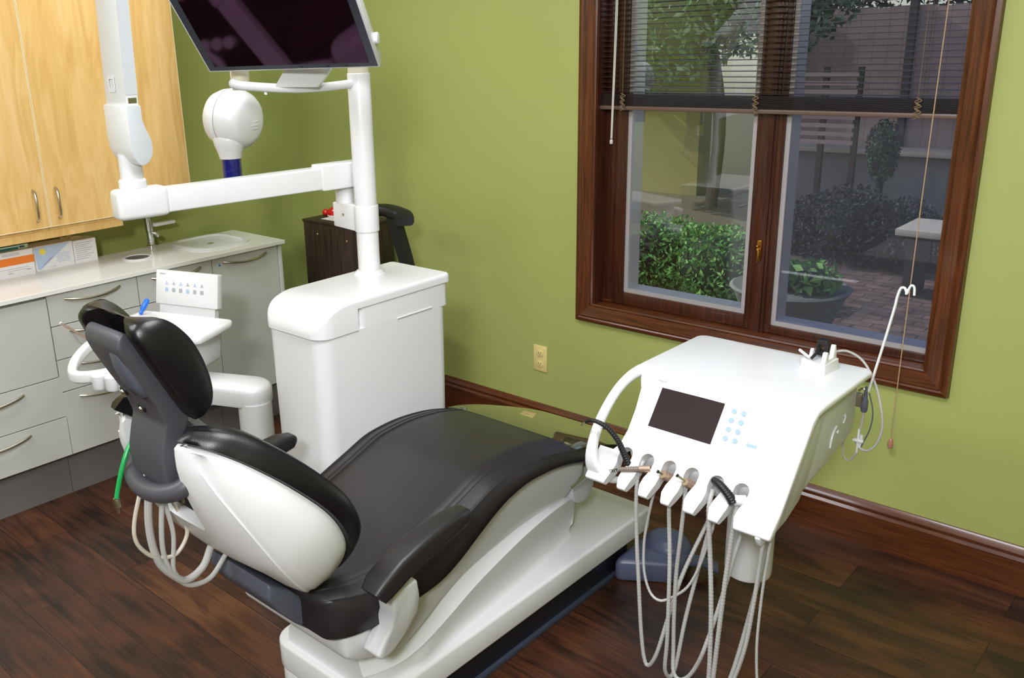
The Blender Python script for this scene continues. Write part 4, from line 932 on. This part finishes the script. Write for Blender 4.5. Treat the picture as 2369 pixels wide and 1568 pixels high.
# 1 black curved syringe
h1 = thing('air_syringe', 'black ribbed air syringe curving up from the leftmost notch of the table', 'handpiece', sp(2.72, .26, 0))
obj('ribbed_body', ribbed([(2.734, -1.135, .625), (2.728, -1.143, .648), (2.715, -1.149, .683), (2.700, -1.160, .722), (2.675, -1.172, .752), (2.645, -1.182, .764), (2.618, -1.180, .753)], lambda t: .0105-.0055*t, .007, .12), M_BLACKP, h1)
obj('nozzle', tube([(2.618, -1.180, .753), (2.608, -1.178, .745), (2.602, -1.177, .737)], .0022, 8, 4), M_STEEL, h1)
h2 = thing('handpiece', 'bronze-grey ribbed handpiece lying in the second notch of the table', 'handpiece', sp(2.77, .27, 0))
obj('ribbed_body', ribbed([sp(2.768, .262, .004), sp(2.742, .272, .010), sp(2.715, .282, .012)], lambda t: .0085-.0025*t, .006, .12), mat('taupe_rubber', (120, 106, 98), .4), h2)
obj('metal_head', tube([sp(2.792, .252, .0), sp(2.780, .257, .002), sp(2.766, .262, .004)], .0092, 14, 3), M_ROSE, h2)
obj('tip', ribbed([sp(2.715, .282, .012), sp(2.700, .289, .010), sp(2.690, .293, .008)], .0045, .006, .35, 8), M_CHROME, h2)
for X, lab, d in ((2.838, 'short steel hose coupling standing in the third notch of the table', 0), (2.900, 'steel hose coupling with a black pin in the fourth notch of the table', 1)):
    hh = thing('hose_coupling', lab, 'coupling', sp(X, .26, 0), 'steel couplings in the table notches')
    c0 = sp(X, .256, -.014); dr = (nv*1.0-xv*.35+sv*.05).normalized()
    obj('body', lathe([(.0, -.012), (.0125, -.010), (.0130, .012), (.0105, .016), (.0105, .022), (0, .023)], c0, dr, 8 if d else 24), M_ROSE, hh, smooth=25)
    p0 = c0+dr*.020; dd = (nv*.6-xv*.75-sv*(.25 if d else .1)).normalized()
    L_ = .022 if d else .012
    obj('pin', cyl(p0, p0+dd*L_, .0036, seg=12), M_CHROME, hh); obj('pin_cap', cyl(p0+dd*L_, p0+dd*(L_+.005), .0044, seg=12), M_BLACKP, hh)
h5 = thing('handpiece', 'black ribbed hose end resting across the sixth notch of the table', 'handpiece', sp(3.0, .25, 0))
obj('ribbed_body', ribbed([sp(2.962, .232, .012), sp(2.985, .240, .022), sp(3.010, .256, .016), sp(3.024, .270, .004)], lambda t: .0085+.0035*t, .006, .1), M_BLACKP, h5)
obj('white_grip', tube([sp(3.022, .262, .002), sp(3.032, .258, -.004), sp(3.042, .252, -.012)], .0135, 14, 3), M_WHITE2, h5, label='white grip')
# hoses hanging below
YH = -1.15
def hose(pts, r, lab):
    P = [(p[0], p[2] if len(p) > 2 else YH, p[1]) for p in pts]
    o = obj('instrument_hose', ribbed(P, r, .010, .14), M_HOSE); tag(recenter(o), lab, 'hose', 'ribbed hoses hanging from the instrument table')
hose([(2.757, .66, -1.12), (2.758, .605), (2.764, .45), (2.775, .316), (2.787, .18), (2.800, .095), (2.815, .078), (2.838, .13), (2.858, .25, -1.13), (2.878, .373, -1.10), (2.90, .52, -1.0), (2.90, .60, -.95)], .0055, 'leftmost thick ribbed hose looping nearly to the floor below the table')
hose([(2.808, .64, -1.12), (2.806, .584), (2.792, .50), (2.786, .438), (2.790, .36), (2.810, .305), (2.840, .293), (2.870, .312, -1.14), (2.905, .352, -1.13), (2.930, .42, -1.12), (2.948, .52, -1.10), (2.955, .63, -1.06)], .0038, 'thin ribbed hose in the shortest loop below the table')
hose([(2.856, .63, -1.14), (2.856, .577, -1.155), (2.866, .46, -1.16), (2.872, .358, -1.165), (2.874, .20, -1.165), (2.870, .095, -1.16), (2.880, .08, -1.13), (2.892, .25, -1.10), (2.905, .45, -1.04), (2.91, .60, -.98)], .0055, 'ribbed hose hanging straight below the third notch')
hose([(2.893, .66, -1.14), (2.890, .613, -1.14), (2.884, .50, -1.14), (2.877, .385, -1.14), (2.877, .26, -1.14), (2.880, .163, -1.14), (2.888, .10), (2.905, .080), (2.93, .10), (2.952, .145), (2.972, .21), (2.990, .33, -1.12), (3.0, .5, -1.05), (3.0, .6, -.98)], .0055, 'ribbed hose below the fourth notch looping up to the right')
hose([(2.958, .65, -1.13), (2.960, .602), (2.972, .47), (2.982, .342), (2.987, .22), (2.988, .12), (2.982, .05), (2.99, .035, -1.12), (3.02, .12, -1.08), (3.04, .4, -1.0), (3.04, .6, -.95)], .0062, 'thick ribbed hose hanging straight down below the fifth notch')
hose([(3.030, .65, -1.13), (3.027, .614), (3.021, .52), (3.014, .42), (3.006, .26), (3.000, .13), (2.994, .05), (2.99, .010, -1.20), (2.99, .007, -1.30)], .0062, 'ribbed hose slanting left below the sixth notch')
hose([(3.100, .63, -1.11), (3.099, .583, -1.14), (3.096, .50), (3.090, .40), (3.078, .27), (3.055, .16), (3.02, .06), (3.0, .010, -1.20), (2.99, .007, -1.30)], .0052, 'ribbed hose curving left from below the big right corner of the table')
hose([(3.118, .63, -1.11), (3.117, .596, -1.14), (3.112, .50), (3.107, .40), (3.106, .28), (3.116, .17), (3.135, .07), (3.15, .010, -1.20), (3.16, .006, -1.30)], .0036, 'thin rightmost ribbed hose hanging below the table')

# device in a holder on the table, with its cable, rod and clamp
hol = thing('handpiece_cradle', 'small white cradle with a black clip on the back right corner of the table', 'holder', (3.02, -.66, .847))
cb_ = poly_round([(2.976, -.700), (3.050, -.722), (3.056, -.640), (2.985, -.618)], .004, 2)
obj('base_block', loft([scp(cb_, 1.03, .847), scp(cb_, 1.0, .850), scp(cb_, .97, .874)]), M_WHITE, hol, smooth=40)
q = prism([(-.715, .872), (-.705, .904), (-.695, .904), (-.688, .880), (-.660, .880), (-.652, .912), (-.644, .912), (-.632, .872)], 'x', 3.034, 3.046, .002); merge(q, prism([(-.690, .872), (-.680, .900), (-.672, .900), (-.655, .872)], 'x', 2.992, 3.000, .001)); obj('fork', q, M_WHITE, hol)
q = box(3.002, 3.030, -.668, -.645, .880, .925, .003); q = boolean(q, [box(3.008, 3.024, -.7, -.6, .892, .912)]); obj('black_clip', q, M_BLACKP, hol)
obj('clip_lever', tube([(3.012, -.668, .90), (3.010, -.690, .890), (3.006, -.705, .882)], .004, 10, 4), M_BLACKP, hol); obj('pin', cyl((3.004, -.655, .903), (3.028, -.655, .903), .0025, seg=10), M_STEEL, hol)
obj('white_peg', cyl((2.962, -.675, .888), (3.0, -.700, .880), .004, seg=10), M_WHITE2, hol)
cbl = tube([(3.040, -.640, .890), (3.065, -.61, .888), (3.100, -.59, .862), (3.135, -.59, .81), (3.160, -.60, .75), (3.170, -.60, .69), (3.160, -.60, .64), (3.140, -.60, .615), (3.118, -.60, .618), (3.105, -.60, .64)], .0032, 10, 8)
tag(recenter(obj('cradle_cable', cbl, M_HOSE)), 'grey cable looping down from the cradle over the table corner', 'cable')
rod = thing('hook_rod', 'thin white rod with a double hooked tip rising in front of the right pane', 'rod', (3.12, -.6, .7))
obj('rod', tube([(3.1255, -.6, .785), (3.145, -.6, .90), (3.164, -.6, 1.02), (3.168, -.6, 1.055), (3.174, -.6, 1.078), (3.183, -.6, 1.080), (3.189, -.6, 1.069)], .0034, 10, 6), M_WHITE, rod)
obj('hook', tube([(3.186, -.6, 1.066), (3.190, -.6, 1.068), (3.193, -.6, 1.080), (3.198, -.6, 1.0895), (3.205, -.6, 1.085), (3.207, -.6, 1.065)], .0030, 10, 6), M_WHITE, rod)
obj('grey_socket', lathe([(.0, 0), (.007, .002), (.009, .010), (.009, .034), (.006, .04), (.005, .055), (.003, .075)], (3.119, -.6, .722)), M_SLATE, rod, label='slate grey socket')
obj('stem', tube([(3.119, -.6, .725), (3.117, -.6, .68), (3.112, -.6, .655)], .003, 8, 3), M_HOSE, rod)
q = box(3.110, 3.116, -.604, -.596, .600, .672, .002); merge(q, box(3.100, 3.128, -.608, -.592, .634, .642, .003)); merge(q, cyl((3.118, -.6, .618), (3.121, -.6, .655), .004, seg=10)); obj('roller_clamp', q, M_WHITE, rod, label='white roller clamp')
q = box(3.096, 3.112, -.606, -.594, .735, .775, .002); merge(q, tube([(3.100, -.60, .78), (3.112, -.60, .79), (3.122, -.60, .775)], .003, 8, 4)); obj('bracket', q, M_STEEL, rod)
obj('lower_tube', tube([(3.113, -.6, .61), (3.108, -.6, .590), (3.095, -.6, .573), (3.082, -.6, .578), (3.075, -.6, .61), (3.076, -.6, .66), (3.078, -.6, .70)], .0026, 8, 6), M_HOSE, rod)
obj('side_tube', tube([(3.128, -.6, .78), (3.142, -.6, .73), (3.140, -.6, .68), (3.128, -.6, .64), (3.122, -.6, .62)], .0018, 8, 6), M_SLATE, rod)

# ================================================================ FOOT CONTROL
fc = thing('foot_control', 'blue-grey domed foot control on the floor at the chair foot', 'foot control', (2.53, -.62, 0))
fp_ = poly_round([(2.452, -.770), (2.640, -.640), (2.595, -.485), (2.44, -.50)], .035, 5)
obj('housing', loft([scp(fp_, .97, .004), scp(fp_, 1.0, .012), scp(fp_, 1.0, .060), scp(fp_, .96, .072), scp(fp_, .85, .078)]), M_FOOTC, fc, smooth=50)
b = sphere((2.535, -.560, .062), .085, .075, .062); obj('dome', b, M_FOOTC, fc, smooth=80)
obj('pedal', ribbon([(2.60, -.60, .055), (2.65, -.55, .05), (2.70, -.52, .03)], .05, .02, .006), M_FOOTC, fc, smooth=50)

# ================================================================ CORNER FURNITURE
dc = thing('corner_cabinet', 'dark stained wooden cabinet in the corner behind the pole', 'cabinet', (.62, -.15, 0))
obj('side_panel', box(.335, .700, -.285, -.025, 0, .895, .002), M_DWOOD, dc)
obj('top', box(.330, .705, -.288, -.024, .895, .908, .002), M_DWOOD, dc)
for x, z in ((.44, .845), (.655, .835)): obj('screw_cap', cyl((x, -.287, z), (x, -.284, z), .004, seg=12), M_OUTLET, dc)
rb = thing('red_timer', 'glossy red round timer on the dark corner cabinet', 'timer', (.40, -.13, .908))
obj('dome', lathe([(.032, 0), (.034, .006), (.034, .014), (.028, .030), (.014, .040), (0, .042)], (.405, -.14, .912)), M_RED, rb); obj('knob', sphere((.366, -.165, .925), .017), M_RED, rb); obj('base', lathe([(.036, 0), (.036, .005)], (.405, -.14, .908)), M_CARD, rb)
pp = box(.40, .56, -.26, -.10, .9085, .912); q = obj('paper_sheet', box(.42, .58, -.24, -.17, .9085, .9105), M_CARD); tag(recenter(q), 'white paper card lying on the dark corner cabinet beside the red timer', 'card')
stl = thing('assistant_stool', 'black assistant stool whose padded arm shows behind the white tower', 'stool', (1.05, -.45, 0))
pad = ribbon([(.97, -.43, 1.036), (1.02, -.40, 1.037), (1.06, -.385, 1.035), (1.14, -.385, 1.022), (1.175, -.41, 1.008)], .085, .045, .018); obj('arm_pad', pad, M_BLACKP, stl, smooth=50)
obj('arm_post', loft([[(x-w_, -.40-.018, z), (x+w_, -.40-.018, z), (x+w_, -.40+.018, z), (x-w_, -.40+.018, z)] for x, z, w_ in ((1.105, 1.01, .030), (1.125, .95, .030), (1.155, .87, .029), (1.185, .78, .027), (1.20, .68, .026), (1.195, .60, .026), (1.17, .55, .03))]), M_BLACKP, stl)
obj('seat', lathe([(0, 0), (.17, .0), (.20, .02), (.20, .055), (.17, .075), (0, .08)], (1.02, -.50, .50)), M_BLACK2, stl)
obj('column', cyl((1.02, -.50, .10), (1.02, -.50, .50), .025), M_STEEL, stl)
for k in range(5):
    a = 2*PI*k/5+.3; e = (1.02+.2*math.cos(a), -.50+.2*math.sin(a), .065)
    lg = obj('leg', tube([(1.02, -.50, .11), e], .014, 10, 2), M_BLACKP, stl); obj('caster', cyl((e[0]-.012*math.sin(a), e[1]+.012*math.cos(a), .026), (e[0]+.012*math.sin(a), e[1]-.012*math.cos(a), .026), .026, seg=18), M_BLACKP, lg)

# ================================================================ CEILING FILL PANELS (unseen housings added for the fill lamps)
for x, y, pl_ in ((3.1, -1.9, 'over the instrument table'), (1.2, -3.6, 'over the near left side of the room'), (4.3, -4.2, 'over the near right side of the room'), (1.1, -1.3, 'over the white tower')):
    t = thing('fill_panel', 'unseen white fill panel added at the ceiling %s' % pl_, 'light', (x, y, CEIL-.03), 'added ceiling fill panels')
    obj('frame', box(x-.60, x+.60, y-.31, y+.31, CEIL-.03, CEIL-.001, .003), M_WHITE2, t)

# ================================================================ GARDEN
def outm(name, rgb, **k): return mat(name, rgb, k.pop('rough', .8), **k)
G_Z = -.20
M_GRASS = mat('garden_soil', (92, 82, 66), .9, noise=.45, nscale=14)
M_BRICK = None
def brick_mat():
    m = bpy.data.materials.new('brick_paving'); m.use_nodes = True; n = m.node_tree; b_ = n.nodes['Principled BSDF']; b_.inputs['Roughness'].default_value = .8
    tc = n.nodes.new('ShaderNodeTexCoord'); br = n.nodes.new('ShaderNodeTexBrick'); br.inputs['Scale'].default_value = 1; br.inputs['Brick Width'].default_value = .20; br.inputs['Row Height'].default_value = .10; br.inputs['Mortar Size'].default_value = .006
    br.inputs['Color1'].default_value = lin((146, 116, 104)); br.inputs['Color2'].default_value = lin((108, 92, 90)); br.inputs['Mortar'].default_value = lin((70, 64, 62))
    n.links.new(tc.outputs['Object'], br.inputs['Vector'])
    nz = n.nodes.new('ShaderNodeTexNoise'); nz.inputs['Scale'].default_value = 9; nz.inputs['Detail'].default_value = 5; n.links.new(tc.outputs['Object'], nz.inputs['Vector'])
    mx = n.nodes.new('ShaderNodeMix'); mx.data_type = 'RGBA'; mx.blend_type = 'MULTIPLY'; mx.inputs[0].default_value = .7
    n.links.new(br.outputs['Color'], mx.inputs[6]); c = ramp(n, nz.outputs[0], [(.35, (150, 150, 150)), (.5, (210, 205, 200)), (.65, (255, 250, 240))]); n.links.new(c, mx.inputs[7]); n.links.new(mx.outputs[2], b_.inputs['Base Color'])
    return m
gs = obj('garden_ground', box(-14, 10, .17, 22, G_Z-.1, G_Z), M_GRASS); struct(gs)
q = obj('paving_1', box(.9, 8, 2.0, 5.4, G_Z, G_Z+.006), brick_mat()); tag(recenter(q), 'brick garden path seen low through the right pane', 'path')
def leafy(name, label, cat, blobs, n, size, cols, parent=None, group=None, seed=1, stem=False):
    rnd = random.Random(seed); b = bmesh.new()
    if stem:
        x, y, z = blobs[0][:3]; merge(b, tube([(x, y, G_Z), (x, y, z)], .03, 8, 2), 2)
    for _ in range(n):
        bx, by, bz, rx, ry, rz = rnd.choice(blobs)
        while True:
            v = Vector((rnd.uniform(-1, 1), rnd.uniform(-1, 1), rnd.uniform(-1, 1)))
            if .45 < v.length < 1: break
        v = v.normalized()*(.72+.30*rnd.random())
        c = Vector((bx+v.x*rx, by+v.y*ry, bz+v.z*rz))
        if c.z < G_Z: c.z = G_Z+rnd.random()*.05
        a = Vector((rnd.uniform(-1, 1), rnd.uniform(-1, 1), rnd.uniform(-.6, 1))).normalized(); t = a.orthogonal().normalized(); t.rotate(Matrix.Rotation(rnd.random()*6.28, 3, a)); w = a.cross(t)
        s = size*(.6+.8*rnd.random())
        f = b.faces.new([b.verts.new(c+t*s), b.verts.new(c+w*s*.45+a*s*.12), b.verts.new(c-t*s), b.verts.new(c-w*s*.45+a*s*.12)])
        f.material_index = 0 if rnd.random() < .6 else 1
    for bl_ in blobs:
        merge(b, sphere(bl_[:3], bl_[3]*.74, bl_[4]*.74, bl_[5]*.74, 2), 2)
    me = bpy.data.meshes.new(name); b.to_mesh(me); b.free()
    for c in cols: me.materials.append(c)
    o = bpy.data.objects.new(name, me); COL.objects.link(o); recenter(o)
    if label: tag(o, label, cat, group)
    return o
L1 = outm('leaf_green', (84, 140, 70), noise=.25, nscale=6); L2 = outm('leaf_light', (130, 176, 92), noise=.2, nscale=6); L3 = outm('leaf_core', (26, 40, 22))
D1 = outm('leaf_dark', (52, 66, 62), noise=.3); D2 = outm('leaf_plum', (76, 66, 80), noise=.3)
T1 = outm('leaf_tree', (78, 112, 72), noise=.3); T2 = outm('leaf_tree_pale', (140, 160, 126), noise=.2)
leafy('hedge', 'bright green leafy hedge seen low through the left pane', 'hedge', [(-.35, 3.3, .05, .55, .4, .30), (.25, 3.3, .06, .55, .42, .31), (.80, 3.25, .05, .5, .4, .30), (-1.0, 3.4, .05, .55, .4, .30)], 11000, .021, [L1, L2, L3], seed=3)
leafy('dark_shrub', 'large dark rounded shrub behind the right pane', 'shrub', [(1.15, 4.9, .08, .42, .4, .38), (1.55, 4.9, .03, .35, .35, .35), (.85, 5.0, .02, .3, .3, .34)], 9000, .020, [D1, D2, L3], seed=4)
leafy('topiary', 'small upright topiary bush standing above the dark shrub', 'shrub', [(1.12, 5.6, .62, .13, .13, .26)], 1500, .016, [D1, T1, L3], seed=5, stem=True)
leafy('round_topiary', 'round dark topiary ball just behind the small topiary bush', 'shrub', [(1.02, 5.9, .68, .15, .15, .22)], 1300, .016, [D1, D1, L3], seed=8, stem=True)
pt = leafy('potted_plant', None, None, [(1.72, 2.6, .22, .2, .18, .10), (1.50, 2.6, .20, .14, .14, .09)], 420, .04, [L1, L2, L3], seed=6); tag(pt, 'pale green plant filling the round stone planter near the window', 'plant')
q = lathe([(.0, 0), (.20, .0), (.26, .10), (.34, .30), (.37, .34), (.35, .35), (.30, .33), (0, .32)], (1.60, 2.6, G_Z)); tag(recenter(obj('stone_planter', q, outm('stone', (120, 122, 114), noise=.2))), 'round grey stone planter near the window', 'planter')
bn = thing('garden_bench', 'pale stone slab table on dark legs at the right of the garden', 'table', (2.05, 4.2, G_Z))
obj('slab', box(1.80, 2.9, 3.9, 4.4, .27, .32, .006), outm('pale_stone', (186, 178, 160), noise=.15, nscale=12), bn)
for x in (1.86, 2.3, 2.8): obj('leg', box(x, x+.07, 4.0, 4.3, G_Z, .27), outm('dark_timber', (58, 52, 56)), bn)
lw = obj('garden_wall', box(-.4, 4.6, 6.6, 6.8, G_Z, .50), outm('grey_siding', (120, 118, 114), noise=.1)); tag(recenter(lw), 'low grey garden wall behind the dark shrub', 'wall')
cp = obj('wall_coping', box(-.4, 4.6, 6.5, 6.85, .50, .55, .01), outm('coping_stone', (190, 172, 150), noise=.2)); tag(recenter(cp), 'pale stone coping capping the low garden wall', 'coping')
# lattice screen
lt_ = thing('lattice_screen', 'slatted timber screen standing left behind the right pane', 'screen', (.3, 6.3, G_Z))
for x in (-.05, .30, .62): obj('post', box(x, x+.05, 6.2, 6.25, G_Z, 1.35), outm('brown_post', (70, 56, 50)), lt_)
for k in range(9): obj('slat', box(-.03, .64, 6.19, 6.2, .62+k*.08, .66+k*.08), outm('pink_timber', (170, 144, 134)), lt_)
# board fence
fn = thing('board_fence', 'tall pinkish board fence at the back of the garden', 'fence', (2, 8.6, G_Z))
q = B()
rn = random.Random(2)
for k in range(46): merge(q, box(-1.2+k*.16, -1.2+k*.16+.1575, 8.6, 8.62, G_Z, 1.9+.03*rn.random()))
obj('boards', q, outm('weathered_boards', (176, 150, 138), noise=.25, nscale=5), fn)
for k in range(6): obj('post', box(-1.0+k*1.3, -.92+k*1.3, 8.52, 8.6, G_Z, 2.0), outm('fence_post', (84, 76, 74)), fn)
# pale stucco pier and leafy trees to the left
tag(recenter(obj('stucco_wall', box(-4.6, -1.5, 7.2, 7.5, G_Z, 2.6), outm('ochre_stucco', (150, 140, 92), noise=.15, nscale=3))), 'ochre stucco wall behind the hedge', 'wall')
tr1 = leafy('tree', 'leafy grey-green tree seen through the blind on the left', 'tree', [(-1.4, 6.3, 2.0, .9, .8, .8), (-.4, 6.6, 2.3, .9, .8, .9), (-2.3, 6.6, 1.5, .8, .8, .7)], 8000, .05, [T1, T2, D1], seed=11)
tk = tube([(-1.0, 6.6, G_Z), (-.95, 6.6, .8), (-1.1, 6.5, 1.8)], .07, 12, 6); bmesh.ops.translate(tk, verts=tk.verts, vec=-tr1.location); tko = obj('trunk', tk, outm('bark', (92, 78, 66))); tko.parent = tr1
leafy('tree', 'dark evergreen tree hanging over the board fence', 'tree', [(1.2, 9.3, 2.6, 1.3, .8, .9), (3.0, 9.4, 2.9, 1.2, .8, .9), (-.6, 9.6, 3.0, 1.4, .8, 1.2)], 8000, .06, [D1, T1, L3], seed=12)
leafy('weeping_plant', 'small weeping plant arching over a pot on the garden wall', 'plant', [(1.75, 6.55, .95, .22, .15, .16)], 500, .035, [T1, L1, D1], seed=13)
tag(recenter(obj('clay_pot', lathe([(0, 0), (.07, 0), (.10, .22), (.09, .23), (0, .22)], (1.75, 6.65, .55)), outm('clay', (128, 108, 98)))), 'tall clay pot on the garden wall coping', 'pot')
hg = obj('hose_reel', tube([(1.40, 3.3, G_Z+.02), (1.48, 3.6, G_Z+.03), (1.50, 3.9, G_Z+.02)], .012, 8, 4), outm('white_edging', (220, 220, 215))); tag(recenter(hg), 'thin white edging strip lying on the brick path', 'edging')
